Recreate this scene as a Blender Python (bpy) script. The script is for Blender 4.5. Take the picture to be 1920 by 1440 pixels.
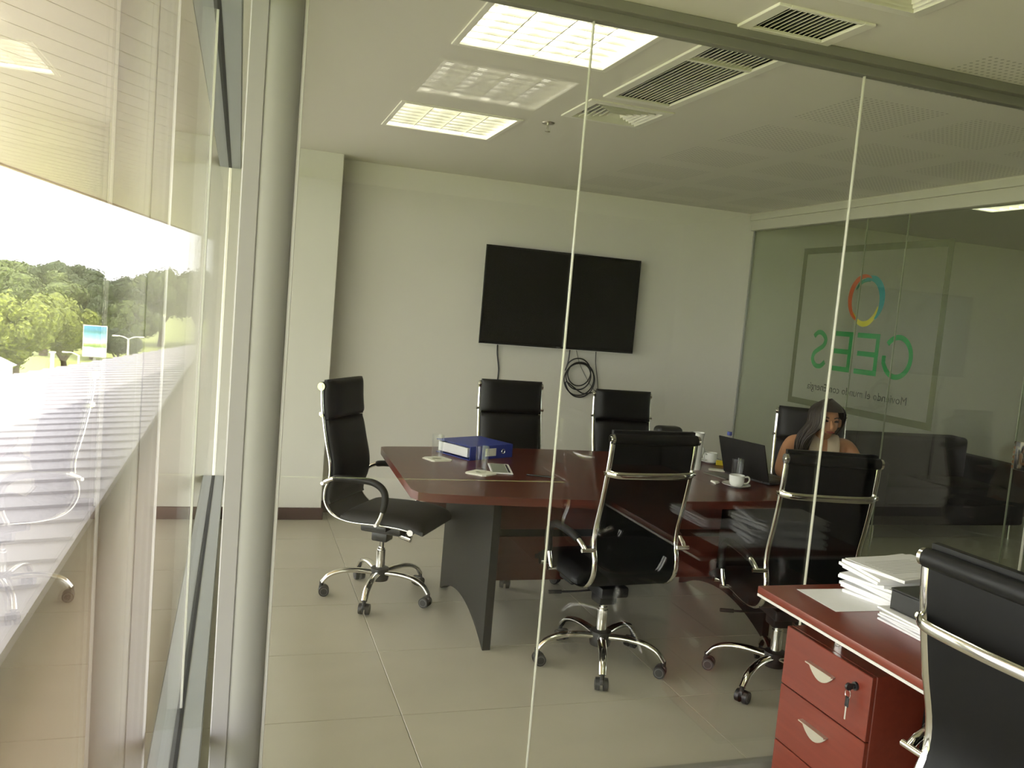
import bpy, bmesh, math, random
from mathutils import Vector, Matrix, noise
R = math.radians
random.seed(7)
for o in list(bpy.data.objects): bpy.data.objects.remove(o)
scn = bpy.context.scene
COL = scn.collection
# ------------------------------------------------------------------ camera
HCAM = 1.575
cam_d = bpy.data.cameras.new('camera'); cam = bpy.data.objects.new('camera', cam_d); COL.objects.link(cam)
cr = Vector((0.94888988, -0.30403802, 0.0846692)); cu = Vector((-0.05393389, 0.10811676, 0.99267412)); cf = Vector((0.31096484, 0.94650496, -0.08619294))
cam.matrix_world = Matrix(((cr.x, cu.x, -cf.x, 0), (cr.y, cu.y, -cf.y, 0), (cr.z, cu.z, -cf.z, HCAM), (0, 0, 0, 1)))
cam_d.sensor_width = 36; cam_d.sensor_fit = 'HORIZONTAL'; cam_d.lens = 1589.0 / 1920 * 36
cam_d.clip_start = 0.01; cam_d.clip_end = 600
scn.camera = cam
# ------------------------------------------------------------------ sky, sun, exposure
w = bpy.data.worlds.new('sky'); scn.world = w; w.use_nodes = True
nt = w.node_tree; nt.nodes.clear()
bg = nt.nodes.new('ShaderNodeBackground'); bg.inputs[0].default_value = (0.98, 0.98, 1.0, 1); bg.inputs[1].default_value = 3.4   # even white overcast haze
ow = nt.nodes.new('ShaderNodeOutputWorld')
nt.links.new(bg.outputs[0], ow.inputs[0])
sd = bpy.data.lights.new('sun', 'SUN'); sd.energy = 4.6; sd.angle = R(1.0); sd.color = (1.0, 0.94, 0.82)
sun = bpy.data.objects.new('sun', sd); COL.objects.link(sun)
sun.rotation_euler = Vector((-0.06, 0.30, -0.95)).to_track_quat('-Z', 'Y').to_euler()
vs = scn.view_settings; vs.view_transform = 'Standard'; vs.look = 'None'; vs.gamma = 1; vs.use_curve_mapping = False
vs.exposure = 1.22
scn.cycles.transparent_max_bounces = 24
LAMP = 7.0
# ------------------------------------------------------------------ materials
def newmat(name):
    m = bpy.data.materials.new(name); m.use_nodes = True
    b = m.node_tree.nodes['Principled BSDF']; return m, m.node_tree, b
def N(t, k, **kw):
    n = t.nodes.new(k)
    for a, v in kw.items(): setattr(n, a, v)
    return n
def mat(name, col, rough=0.5, metal=0.0, var=0.0, scale=20.0, stretch=(1, 1, 1), bump=0.0, spec=0.5, coat=0.0, sheen=0.0):
    m, t, b = newmat(name)
    b.inputs['Base Color'].default_value = (*col, 1); b.inputs['Roughness'].default_value = rough
    b.inputs['Metallic'].default_value = metal; b.inputs['Specular IOR Level'].default_value = spec
    b.inputs['Coat Weight'].default_value = coat
    tc = N(t, 'ShaderNodeTexCoord'); mp = N(t, 'ShaderNodeMapping'); mp.inputs['Scale'].default_value = stretch
    t.links.new(tc.outputs['Object'], mp.inputs[0])
    nz = N(t, 'ShaderNodeTexNoise'); nz.inputs['Scale'].default_value = scale; nz.inputs['Detail'].default_value = 4
    t.links.new(mp.outputs[0], nz.inputs[0])
    if var > 0:
        mx = N(t, 'ShaderNodeMix', data_type='RGBA')
        mx.inputs[6].default_value = (*[c * (1 - var) for c in col], 1); mx.inputs[7].default_value = (*[min(1, c * (1 + var)) for c in col], 1)
        t.links.new(nz.outputs[0], mx.inputs[0]); t.links.new(mx.outputs[2], b.inputs['Base Color'])
    if bump > 0:
        bp = N(t, 'ShaderNodeBump'); bp.inputs['Strength'].default_value = bump; bp.inputs['Distance'].default_value = 0.002
        t.links.new(nz.outputs[0], bp.inputs['Height']); t.links.new(bp.outputs[0], b.inputs['Normal'])
    return m
def glassmat(name, tint, gloss=(1, 1, 1), f0=0.045, k=0.955):
    m = bpy.data.materials.new(name); m.use_nodes = True; t = m.node_tree; t.nodes.clear()
    g = N(t, 'ShaderNodeNewGeometry'); dp = N(t, 'ShaderNodeVectorMath', operation='DOT_PRODUCT')
    t.links.new(g.outputs['Normal'], dp.inputs[0]); t.links.new(g.outputs['Incoming'], dp.inputs[1])
    ab = N(t, 'ShaderNodeMath', operation='ABSOLUTE'); t.links.new(dp.outputs['Value'], ab.inputs[0])
    s1 = N(t, 'ShaderNodeMath', operation='SUBTRACT', use_clamp=True); s1.inputs[0].default_value = 1; t.links.new(ab.outputs[0], s1.inputs[1])
    pw = N(t, 'ShaderNodeMath', operation='POWER'); t.links.new(s1.outputs[0], pw.inputs[0]); pw.inputs[1].default_value = 5
    ma = N(t, 'ShaderNodeMath', operation='MULTIPLY_ADD', use_clamp=True); t.links.new(pw.outputs[0], ma.inputs[0]); ma.inputs[1].default_value = k; ma.inputs[2].default_value = f0
    tr = N(t, 'ShaderNodeBsdfTransparent'); tr.inputs[0].default_value = (*tint, 1)
    gl = N(t, 'ShaderNodeBsdfGlossy'); gl.inputs[0].default_value = (*gloss, 1); gl.inputs[1].default_value = 0.0
    mx = N(t, 'ShaderNodeMixShader'); t.links.new(ma.outputs[0], mx.inputs[0]); t.links.new(tr.outputs[0], mx.inputs[1]); t.links.new(gl.outputs[0], mx.inputs[2])
    o = N(t, 'ShaderNodeOutputMaterial'); t.links.new(mx.outputs[0], o.inputs[0]); return m
def wood(name, c1, c2, rough=0.3, axis=0, scale=1.0):
    m, t, b = newmat(name)
    tc = N(t, 'ShaderNodeTexCoord'); mp = N(t, 'ShaderNodeMapping'); s = [26 * scale] * 3; s[axis] = 1.6 * scale; mp.inputs['Scale'].default_value = s
    t.links.new(tc.outputs['Object'], mp.inputs[0])
    nz = N(t, 'ShaderNodeTexNoise'); nz.inputs['Scale'].default_value = 1.5; nz.inputs['Detail'].default_value = 6; nz.inputs['Distortion'].default_value = 0.6
    t.links.new(mp.outputs[0], nz.inputs[0])
    cr_ = N(t, 'ShaderNodeValToRGB'); cr_.color_ramp.elements[0].position = 0.3; cr_.color_ramp.elements[1].position = 0.7
    cr_.color_ramp.elements[0].color = (*c1, 1); cr_.color_ramp.elements[1].color = (*c2, 1)
    t.links.new(nz.outputs[0], cr_.inputs[0]); t.links.new(cr_.outputs[0], b.inputs['Base Color'])
    b.inputs['Roughness'].default_value = rough; return m
def emit(name, col, s):
    m = bpy.data.materials.new(name); m.use_nodes = True; t = m.node_tree; t.nodes.clear()
    e = N(t, 'ShaderNodeEmission'); e.inputs[0].default_value = (*col, 1); e.inputs[1].default_value = s
    o = N(t, 'ShaderNodeOutputMaterial'); t.links.new(e.outputs[0], o.inputs[0]); return m
def srgb(r, g, b):
    f = lambda c: (c / 255 / 12.92) if c <= 10 else ((c / 255 + 0.055) / 1.055) ** 2.4
    return (f(r), f(g), f(b))
WALL = mat('wall_paint', (0.62, 0.595, 0.53), 0.75, var=0.03, scale=3)
PILLAR = mat('pillar_paint', (0.60, 0.59, 0.52), 0.75, var=0.03, scale=3)
DARKWALL = mat('office_wall_paint', (0.46, 0.42, 0.34), 0.8, var=0.03, scale=3)
REARW = mat('dark_brown_wall', (0.07, 0.055, 0.045), 0.7, var=0.1, scale=3)
TILE = mat('floor_tile', (0.42, 0.395, 0.315), 0.30, var=0.10, scale=2.2, stretch=(1, 2.2, 1))
GROUT = mat('tile_grout', (0.30, 0.28, 0.23), 0.9)
BASEB = mat('baseboard_brown', (0.045, 0.016, 0.012), 0.45, var=0.2)
ALU = mat('satin_aluminium', (0.27, 0.265, 0.245), 0.55, 0.0, var=0.02)
ALUW = mat('light_aluminium', (0.72, 0.71, 0.68), 0.42, 0.15, var=0.02)
FLANGE = mat('grey_lacquered_flange', (0.37, 0.36, 0.355), 0.45, 0.0, var=0.02)
RAILM = mat('blue_grey_rail', (0.30, 0.32, 0.325), 0.45, 0.0, var=0.02)
ALUD = mat('dark_aluminium', (0.30, 0.295, 0.25), 0.45, 0.4, var=0.03)
HEAD = mat('header_aluminium', (0.20, 0.195, 0.16), 0.5, 0.1, var=0.03)
HEADR = mat('pale_header_aluminium', (0.46, 0.445, 0.38), 0.55, 0.0, var=0.02)
SEAL = mat('silicone_seal', (0.46, 0.455, 0.38), 0.35, var=0.03)
SEALG = mat('clear_seal', (0.26, 0.28, 0.20), 0.35, var=0.03)
PGLASS = glassmat('partition_glass', (0.953, 0.961, 0.934))
RGLASS = glassmat('logo_wall_glass', (0.90, 0.93, 0.88), f0=0.05)
FGLASS = glassmat('facade_glass', (0.96, 0.96, 0.955))
TUMBLER = glassmat('tumbler_glass', (0.965, 0.97, 0.965), f0=0.035)
CHROME = mat('chrome', (0.80, 0.79, 0.74), 0.10, 1.0)
LEATHER = mat('black_leather', (0.005, 0.005, 0.0055), 0.5, var=0.2, scale=160, bump=0.12, spec=0.28)
MESHB = mat('black_back_sheet', (0.004, 0.004, 0.0045), 0.5, var=0.2, scale=90, spec=0.22)
PLASTIC = mat('black_plastic', (0.012, 0.012, 0.013), 0.4, var=0.15)
GREYP = mat('grey_plastic', (0.12, 0.12, 0.12), 0.5, var=0.1)
TABLEW = wood('mahogany_table', (0.075, 0.016, 0.010), (0.100, 0.023, 0.014), 0.28, 0)
DESKW = wood('red_desk_veneer', (0.125, 0.020, 0.010), (0.155, 0.028, 0.014), 0.32, 1)
HANDLE = mat('satin_nickel', (0.62, 0.58, 0.48), 0.35, 0.9)
TRIMW = mat('pale_edge_trim', (0.55, 0.53, 0.50), 0.4, 0.3)
BLACKL = mat('black_laminate', (0.008, 0.0075, 0.007), 0.5, var=0.15, scale=30, spec=0.18)
WHITE = mat('white_enamel', (0.70, 0.68, 0.60), 0.45, var=0.02)
PORC = mat('white_porcelain', (0.75, 0.76, 0.72), 0.15, var=0.02)
PAPER = mat('white_paper', (0.74, 0.74, 0.74), 0.8, var=0.03, scale=40)
NAPK = mat('paper_napkin', (0.78, 0.78, 0.68), 0.85, var=0.06, scale=60)
BLUE = mat('blue_binder_cover', (0.030, 0.050, 0.30), 0.4, var=0.1)
SCREEN = mat('screen_black', (0.012, 0.012, 0.011), 0.22, var=0.1)
BEZEL = mat('screen_bezel', (0.010, 0.010, 0.010), 0.35)
DARKREC = mat('dark_recess', (0.02, 0.02, 0.018), 0.9, var=0.1)
REFL = mat('lamp_reflector', (0.78, 0.77, 0.70), 0.25, 0.85)
CORD = mat('black_cord', (0.012, 0.012, 0.012), 0.5, var=0.1)
SKIN = mat('skin', (0.42, 0.20, 0.10), 0.5, var=0.08, scale=30)
HAIR = mat('dark_brown_hair', (0.020, 0.012, 0.008), 0.55, var=0.45, scale=90, stretch=(1, 1, 0.15), bump=0.3)
CLOTH = mat('beige_blouse', (0.55, 0.45, 0.33), 0.85, var=0.06, scale=60)
TROUS = mat('dark_trousers', (0.02, 0.02, 0.025), 0.85, var=0.1)
TUBE = emit('fluorescent_tube', (1.0, 0.97, 0.84), LAMP)
# ceiling paint with fields of small acoustic holes (a product feature of the boards)
def ceiling_mat():
    m, t, b = newmat('ceiling_board'); b.inputs['Roughness'].default_value = 0.8
    tc = N(t, 'ShaderNodeTexCoord'); sx = N(t, 'ShaderNodeSeparateXYZ'); t.links.new(tc.outputs['Object'], sx.inputs[0])
    def M(op, a, b_, clamp=False):
        n = N(t, 'ShaderNodeMath', operation=op, use_clamp=clamp)
        for i, v in enumerate((a, b_)):
            if v is None: continue
            if isinstance(v, (int, float)): n.inputs[i].default_value = v
            else: t.links.new(v, n.inputs[i])
        return n.outputs[0]
    X, Y = sx.outputs[0], sx.outputs[1]
    def field(c, o, per, fr): return M('LESS_THAN', M('FRACT', M('DIVIDE', M('SUBTRACT', c, o), per), None), fr)
    fx = field(X, 2.28, 0.60, 0.765); fy = field(Y, 2.872, 0.62, 0.71)
    gx = M('SUBTRACT', M('FRACT', M('DIVIDE', X, 0.0256), None), 0.5); gy = M('SUBTRACT', M('FRACT', M('DIVIDE', Y, 0.0256), None), 0.5)
    r2 = M('ADD', M('MULTIPLY', gx, gx), M('MULTIPLY', gy, gy))
    dot = M('LESS_THAN', r2, 0.055)
    k = M('MULTIPLY', M('MULTIPLY', dot, fx), M('MULTIPLY', fy, M('GREATER_THAN', X, 2.27)))
    k = M('MULTIPLY', k, M('LESS_THAN', X, 4.0))
    mx = N(t, 'ShaderNodeMix', data_type='RGBA'); mx.inputs[6].default_value = (0.62, 0.595, 0.52, 1); mx.inputs[7].default_value = (0.38, 0.37, 0.31, 1)
    t.links.new(k, mx.inputs[0]); t.links.new(mx.outputs[2], b.inputs['Base Color']); return m
CEIL = ceiling_mat()
# ------------------------------------------------------------------ mesh helpers
def catmull(pts, n=6, closed=False):
    pts = [Vector(p) for p in pts]; out = []
    L = len(pts)
    for i in range(L if closed else L - 1):
        g = (lambda k: pts[k % L]) if closed else (lambda k: pts[max(0, min(L - 1, k))])
        p0, p1, p2, p3 = g(i - 1), g(i), g(i + 1), g(i + 2)
        for j in range(n):
            t = j / n
            out.append(0.5 * ((2 * p1) + (p2 - p0) * t + (2 * p0 - 5 * p1 + 4 * p2 - p3) * t * t + (3 * p1 - p0 - 3 * p2 + p3) * t ** 3))
    if not closed: out.append(pts[-1])
    return out
class MB:
    def __init__(s): s.v = []; s.f = []; s.m = []; s.M = Matrix.Identity(4); s.mi = 0
    def add(s, vs, fs):
        b = len(s.v); s.v += [tuple(s.M @ Vector(v)) for v in vs]
        for f in fs: s.f.append([b + i for i in f]); s.m.append(s.mi)
        return s
    def box(s, x0, x1, y0, y1, z0, z1, bev=0.0, seg=2, M=None):
        bm = bmesh.new(); bmesh.ops.create_cube(bm, size=1)
        bmesh.ops.scale(bm, vec=(x1 - x0, y1 - y0, z1 - z0), verts=bm.verts); bmesh.ops.translate(bm, vec=((x0 + x1) / 2, (y0 + y1) / 2, (z0 + z1) / 2), verts=bm.verts)
        if bev > 0: bmesh.ops.bevel(bm, geom=list(bm.edges), offset=bev, segments=seg, profile=0.5, affect='EDGES')
        if M: bm.transform(M)
        bm.verts.index_update(); s.add([v.co.copy() for v in bm.verts], [[v.index for v in f.verts] for f in bm.faces]); bm.free(); return s
    def cyl(s, p0, p1, r0, r1=None, n=16, caps=True):
        r1 = r0 if r1 is None else r1; p0 = Vector(p0); p1 = Vector(p1); d = (p1 - p0).normalized()
        a = d.orthogonal().normalized(); b = d.cross(a)
        vs = [p + r * (math.cos(2 * math.pi * i / n) * a + math.sin(2 * math.pi * i / n) * b) for p, r in ((p0, r0), (p1, r1)) for i in range(n)]
        fs = [[i, (i + 1) % n, n + (i + 1) % n, n + i] for i in range(n)]
        if caps: fs += [list(range(n - 1, -1, -1)), list(range(n, 2 * n))]
        return s.add(vs, fs)
    def tube(s, path, r, n=8, closed=False, caps=True):
        path = [Vector(p) for p in path]; L = len(path); vs = []; a = None
        for i in range(L):
            t = (path[(i + 1) % L] - path[i - 1]) if closed else (path[min(i + 1, L - 1)] - path[max(i - 1, 0)])
            t.normalize()
            a = t.orthogonal().normalized() if a is None else (a - t * a.dot(t)).normalized()
            b = t.cross(a); rr = r(i / (L - 1)) if callable(r) else r
            vs += [path[i] + rr * (math.cos(2 * math.pi * k / n) * a + math.sin(2 * math.pi * k / n) * b) for k in range(n)]
        fs = []
        for i in range(L if closed else L - 1):
            j = (i + 1) % L
            fs += [[i * n + k, i * n + (k + 1) % n, j * n + (k + 1) % n, j * n + k] for k in range(n)]
        if not closed and caps: fs += [list(range(n - 1, -1, -1)), [(L - 1) * n + k for k in range(n)]]
        return s.add(vs, fs)
    def sweep(s, path, lat, sec, scale=None):
        # rigid cross-section sweep: lat = fixed lateral axis, sec = list of (lateral, normal) points
        path = [Vector(p) for p in path]; lat = Vector(lat); L = len(path); n = len(sec); vs = []
        for i in range(L):
            t = (path[min(i + 1, L - 1)] - path[max(i - 1, 0)]).normalized(); nn = lat.cross(t).normalized(); la = t.cross(nn)
            k = scale(i / (L - 1)) if scale else 1
            vs += [path[i] + k * a * la + k * b * nn for a, b in sec]
        fs = [[i * n + k, i * n + (k + 1) % n, (i + 1) * n + (k + 1) % n, (i + 1) * n + k] for i in range(L - 1) for k in range(n)]
        fs += [list(range(n - 1, -1, -1)), [(L - 1) * n + k for k in range(n)]]
        return s.add(vs, fs)
    def lathe(s, prof, n=24, c=(0, 0, 0), closed=False):
        vs = [(c[0] + r * math.cos(2 * math.pi * k / n), c[1] + r * math.sin(2 * math.pi * k / n), c[2] + z) for r, z in prof for k in range(n)]
        L = len(prof); fs = [[i * n + k, i * n + (k + 1) % n, ((i + 1) % L) * n + (k + 1) % n, ((i + 1) % L) * n + k] for i in range(L if closed else L - 1) for k in range(n)]
        if not closed: fs += [list(range(n - 1, -1, -1)), [(L - 1) * n + k for k in range(n)]]
        return s.add(vs, fs)
    def prism(s, poly, d, o=(0, 0, 0), ax=(1, 0, 0), ay=(0, 1, 0), az=(0, 0, 1)):
        o, ax, ay, az = Vector(o), Vector(ax), Vector(ay), Vector(az); n = len(poly)
        vs = [o + ax * x + ay * y for x, y in poly] + [o + ax * x + ay * y + az * d for x, y in poly]
        return s.add(vs, [list(range(n - 1, -1, -1)), list(range(n, 2 * n))] + [[i, (i + 1) % n, n + (i + 1) % n, n + i] for i in range(n)])
    def build(s, name, mats, parent=None, smooth=40):
        me = bpy.data.meshes.new(name); me.from_pydata(s.v, [], s.f)
        mats = mats if isinstance(mats, (list, tuple)) else [mats]
        for m in mats: me.materials.append(m)
        if len(mats) > 1: me.polygons.foreach_set('material_index', s.m)
        bm = bmesh.new(); bm.from_mesh(me); bmesh.ops.recalc_face_normals(bm, faces=bm.faces); bm.to_mesh(me); bm.free()
        if smooth: me.shade_smooth(); me.set_sharp_from_angle(angle=R(smooth))
        o = bpy.data.objects.new(name, me); COL.objects.link(o)
        if parent: o.parent = parent
        return o
def empty(name, loc=(0, 0, 0), rz=0):
    o = bpy.data.objects.new(name, None); o.empty_display_size = 0.1; COL.objects.link(o); o.location = loc; o.rotation_euler = (0, 0, rz); return o
def tag(o, label=None, cat=None, group=None, kind=None):
    if label: o['label'] = label
    if cat: o['category'] = cat
    if group: o['group'] = group
    if kind: o['kind'] = kind
    return o
def inst(src, parent=None, loc=None, rot=None):
    c = src.copy(); COL.objects.link(c); c.parent = parent
    if loc is not None: c.location = loc
    if rot is not None: c.rotation_euler = rot
    return c
def copytree(o, parent=None):
    c = o.copy(); COL.objects.link(c); c.parent = parent
    for ch in o.children: copytree(ch, c)
    return c
ZC, YB, XR, YPIL, YP, XF = 2.531, 6.1675, 4.0203, 5.954, 2.487, -0.100
XE, YN = 8.6, -2.4          # lobby end wall, office rear wall
# ------------------------------------------------------------------ floor of tiles
fl = tag(empty('floor'), 'beige stone tile floor with thin grout joints', kind='structure')
MB().box(XF - 0.08, XE, YN, YB, -0.12, -0.004).build('grout_bed', GROUT, fl, 0)
tile0 = MB().box(-0.5985, 0.5985, -0.2985, 0.2985, -0.02, 0.0, 0.0012, 1).build('tile', TILE, fl, 0)
tx0, ty0 = 0.677, 3.065
first = True
for i in range(-1, 7):
    for j in range(-9, 6):
        x0, x1, y0, y1 = tx0 + i * 1.2, tx0 + i * 1.2 + 1.2, ty0 + j * 0.6, ty0 + j * 0.6 + 0.6
        cx0, cx1, cy0, cy1 = max(x0, XF), min(x1, XE), max(y0, YN), min(y1, YB)
        if cx1 - cx0 < 0.05 or cy1 - cy0 < 0.05: continue
        if (cx0, cx1, cy0, cy1) == (x0, x1, y0, y1):
            if first: t = tile0; first = False
            else: t = inst(tile0, fl)
            t.location = ((x0 + x1) / 2, (y0 + y1) / 2, 0)
        else: MB().box(cx0 + 0.0015, cx1 - 0.0015, cy0 + 0.0015, cy1 - 0.0015, -0.02, 0.0, 0.0012, 1).build('tile', TILE, fl, 0)
# ------------------------------------------------------------------ ceiling with openings
LX0, LX1 = 0.70, 1.295
LAMPS = [(LX0, LX1, 1.04, 1.63), (LX0, LX1, 2.545, 3.135), (LX0, LX1, 4.165, 4.765)]
LOBL = (4.30, 4.90, 4.06, 4.66); LOBL2 = (6.4, 7.0, 3.6, 4.2)
GR_IN = (1.475, 1.76, 2.545, 3.458); GR_NE = (1.475, 1.76, 2.215, 2.43)
DIF = (1.46, 1.80, 3.59, 3.90); DIF2 = (1.46, 1.80, 1.76, 2.075)
holes = LAMPS + [LOBL, GR_IN, GR_NE, DIF, DIF2]
xs = sorted({XF - 0.08, XE} | {h[0] for h in holes} | {h[1] for h in holes}); ys = sorted({YN, YB} | {h[2] for h in holes} | {h[3] for h in holes})
mb = MB(); vid = {}
for i, x in enumerate(xs):
    for j, y in enumerate(ys): vid[i, j] = len(mb.v); mb.v.append((x, y, ZC))
for i in range(len(xs) - 1):
    for j in range(len(ys) - 1):
        mx_, my_ = (xs[i] + xs[i + 1]) / 2, (ys[j] + ys[j + 1]) / 2
        if any(h[0] < mx_ < h[1] and h[2] < my_ < h[3] for h in holes): continue
        mb.f.append([vid[i, j], vid[i + 1, j], vid[i + 1, j + 1], vid[i, j + 1]]); mb.m.append(0)
cl = mb.build('ceiling', CEIL, None, 0); tag(cl, 'off-white plasterboard ceiling with perforated acoustic panels', kind='structure')
sl = MB().box(XF - 0.1, XE + 0.1, YN - 0.1, YB + 0.1, 2.75, 2.95).build('ceiling_slab', DARKWALL, cl, 0)
# ------------------------------------------------------------------ walls
def structure(o, label): return tag(o, label, kind='structure')
structure(MB().box(XF - 0.08, XE, YB, YB + 0.12, 0, 2.76).build('wall_back', WALL, None, 0), 'plain off-white back wall behind the television')
pl = structure(MB().box(XF + 0.005, 0.626, YPIL, YB + 0.01, 0, ZC + 0.01, 0.004, 1).build('trim_1', PILLAR, None, 0), 'off-white square pillar in the window corner of the back wall')
structure(MB().box(XE, XE + 0.1, 0.5, 1.6, 0, 2.76).box(XE, XE + 0.1, 3.0, YB + 0.12, 0, 2.76).box(XE, XE + 0.1, 1.6, 3.0, 2.0, 2.76).box(XE, XE + 0.1, 1.6, 3.0, 0, 0.9).build('wall_lobby', WALL, None, 0), 'end wall of the lobby around the added daylight opening')
w1 = structure(empty('added_window', (XE + 0.05, 2.3, 0.9)), 'unseen window added in the lobby end wall for daylight')  # unseen window, added to bring daylight into the lobby
for k in range(2): MB().box(-0.004, 0.004, -0.7 + k * 0.7 + 0.02, k * 0.7 - 0.02, 0.02, 1.08).build('glass_pane', FGLASS, w1, 0)
for k in range(3): MB().box(-0.02, 0.02, -0.7 + k * 0.7 - 0.02, -0.7 + k * 0.7 + 0.02, 0, 1.1).build('added_window_frame', ALUW, w1, 0)
structure(MB().box(XR, XE, 0.4, 0.5, 0, 2.76).build('wall_lobby_front', WALL, None, 0), 'plain front wall of the lobby')
structure(MB().box(XF - 0.08, XR + 0.1, YN - 0.1, YN, 0, 2.76).build('wall_rear', REARW, None, 0), 'dark rear wall of the near office')
structure(MB().box(XR, XR + 0.1, YN, YP - 0.02, 0, 2.76).build('wall_office_side', REARW, None, 0), 'dark side wall of the near office')
bb = structure(MB().box(0.64, XE, YB - 0.014, YB, 0, 0.085, 0.003, 1).build('baseboard_back', BASEB, None, 0), 'dark brown wooden baseboard along the back wall')
structure(MB().box(XF + 0.005, 0.640, YPIL - 0.014, YPIL, 0, 0.085, 0.003, 1).box(0.626, 0.640, YPIL, YB, 0, 0.085, 0.003, 1).build('baseboard_pillar', BASEB, None, 0), 'dark brown wooden baseboard around the pillar')
# ------------------------------------------------------------------ facade (left): glass right beside the camera
fa = structure(empty('wall_left', (XF, 0, 0)), 'glazed outer facade with slim aluminium rails')
def part(name, mats, parent, fn, smooth=30):
    m = MB(); fn(m); return m.build(name, mats, parent, smooth)
for y0, y1 in ((YN, 2.612), (2.626, YPIL)):
    part('glass_pane', FGLASS, fa, lambda m: m.box(-0.008, 0, y0, y1, 0.30, 2.345), 0)
    part('lower_pane', FGLASS, fa, lambda m: m.box(-0.008, 0, y0, y1, 0.06, 0.255), 0)
    part('transom_pane', FGLASS, fa, lambda m: m.box(-0.008, 0, y0, y1, 2.40, ZC), 0)
part('mullion', ALUW, fa, lambda m: m.box(-0.012, 0.004, 2.613, 2.625, 0.03, ZC, 0.001, 1))
part('sill_rail', RAILM, fa, lambda m: m.box(-0.04, 0.066, YN, YPIL, 0.255, 0.30, 0.003, 1))
part('sill_groove', DARKREC, fa, lambda m: m.box(0.0, 0.010, YN, YPIL, 0.30, 0.3012))
part('head_rail', RAILM, fa, lambda m: m.box(-0.04, 0.066, YN, YPIL, 2.345, 2.40, 0.003, 1))
part('head_groove', DARKREC, fa, lambda m: m.box(0.0, 0.010, YN, YPIL, 2.3438, 2.345))
part('base_rail', ALUD, fa, lambda m: m.box(-0.05, 0.05, YN, YPIL, 0.0, 0.06, 0.003, 1))
# ------------------------------------------------------------------ glass partition between office and meeting room
pa = structure(empty('wall_front', (0, YP, 0)), 'frameless glass partition with aluminium header and end post')
PX = [0.136, 0.980, 1.986, 2.990, XR - 0.02]
for a, b in zip(PX, PX[1:]):
    part('glass_pane', PGLASS, pa, lambda m: m.box(a + 0.0025, b - 0.0025, -0.005, 0.005, 0.03, 2.475), 0)
for x in PX[1:-1]: part('joint_seal', SEAL, pa, lambda m: m.box(x - 0.0025, x + 0.0025, -0.0055, 0.0055, 0.03, 2.473, 0.0012, 1))
part('glass_filler', PGLASS, pa, lambda m: m.box(XF + 0.002, -0.014, -0.004, 0.004, 0.06, 2.345), 0)
part('header_rail', HEAD, pa, lambda m: (m.box(0.0, XR, -0.05, 0.05, 2.500, ZC, 0.002, 1), m.box(0.0, XR, -0.018, 0.018, 2.470, 2.502, 0.002, 1)))
part('floor_channel', ALUD, pa, lambda m: m.box(0.13, XR, -0.02, 0.02, 0.0, 0.035, 0.002, 1))
def post(m):
    n = 18; poly = [(0.030 + 0.099 * (0.5 - 0.5 * math.cos(math.pi * i / n)), -0.030 * math.sin(math.pi * i / n) - 0.012) for i in range(n + 1)]
    poly += [(0.030 + 0.099 * (0.5 + 0.5 * math.cos(math.pi * i / n)), 0.030 * math.sin(math.pi * i / n) + 0.012) for i in range(n + 1)]
    m.prism(poly, ZC, (0, 0, 0))
ep = part('end_post', ALU, pa, post, 35)
part('end_post_flange', FLANGE, ep, lambda m: m.box(-0.012, 0.036, -0.030, 0.030, 0, ZC, 0.003, 1))
part('end_post_lip', ALUW, ep, lambda m: m.box(0.124, 0.139, -0.014, 0.014, 0, 2.5, 0.002, 1))
# ------------------------------------------------------------------ right-hand glass wall with the logo
gw = structure(empty('wall_right', (XR, 0, 0)), 'tinted glass wall towards the lobby carrying a printed logo')
RY = [2.51, 3.47, 4.448, 4.826, YB]
for a, b in zip(RY, RY[1:]): part('glass_pane', RGLASS, gw, lambda m: m.box(-0.005, 0.005, a + 0.0015, b - 0.0015, 0.03, 2.40), 0)
for y in RY[1:-1]: part('joint_seal', SEALG, gw, lambda m: m.box(-0.0056, 0.0056, y - 0.0015, y + 0.0015, 0.03, 2.40))
part('wall_profile', ALU, gw, lambda m: m.box(-0.010, 0.010, YB - 0.012, YB, 0.03, 2.43, 0.002, 1))
part('header_rail', HEADR, gw, lambda m: (m.box(-0.055, 0.055, 2.5, YB, 2.475, ZC, 0.002, 1), m.box(-0.04, 0.04, 2.5, YB, 2.395, 2.477, 0.003, 1)))
part('floor_channel', ALUD, gw, lambda m: m.box(-0.02, 0.02, 2.5, YB, 0.0, 0.035, 0.002, 1))
def lock(m):
    m.box(-0.018, 0.018, 3.36, 3.452, 0.955, 1.11, 0.004, 2)
    for k in range(6): m.cyl((-0.012, 3.458, 0.968 + k * 0.026), (0.012, 3.458, 0.968 + k * 0.026), 0.010, n=10)
part('glass_door_lock', CHROME, gw, lock)
LOGO_G = mat('green_vinyl', (0.015, 0.26, 0.075), 0.6, var=0.05); LOGO_K = mat('grey_vinyl', (0.05, 0.055, 0.04), 0.6, var=0.05); LOGO_F = mat('olive_border_vinyl', (0.14, 0.14, 0.08), 0.6, var=0.05)
LOGO_R = mat('red_vinyl', (0.50, 0.08, 0.02), 0.6, var=0.05); LOGO_B = mat('teal_vinyl', (0.03, 0.26, 0.32), 0.6, var=0.05); LOGO_Y = mat('yellow_vinyl', (0.60, 0.50, 0.03), 0.6, var=0.05); LOGO_T = mat('pale_teal_vinyl', (0.03, 0.22, 0.15), 0.6, var=0.05)
XV = 0.0052
def vprism(m, poly, d=0.0006): m.prism(poly, d, (XV, 0, 0), (0, 1, 0), (0, 0, 1), (1, 0, 0))
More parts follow.
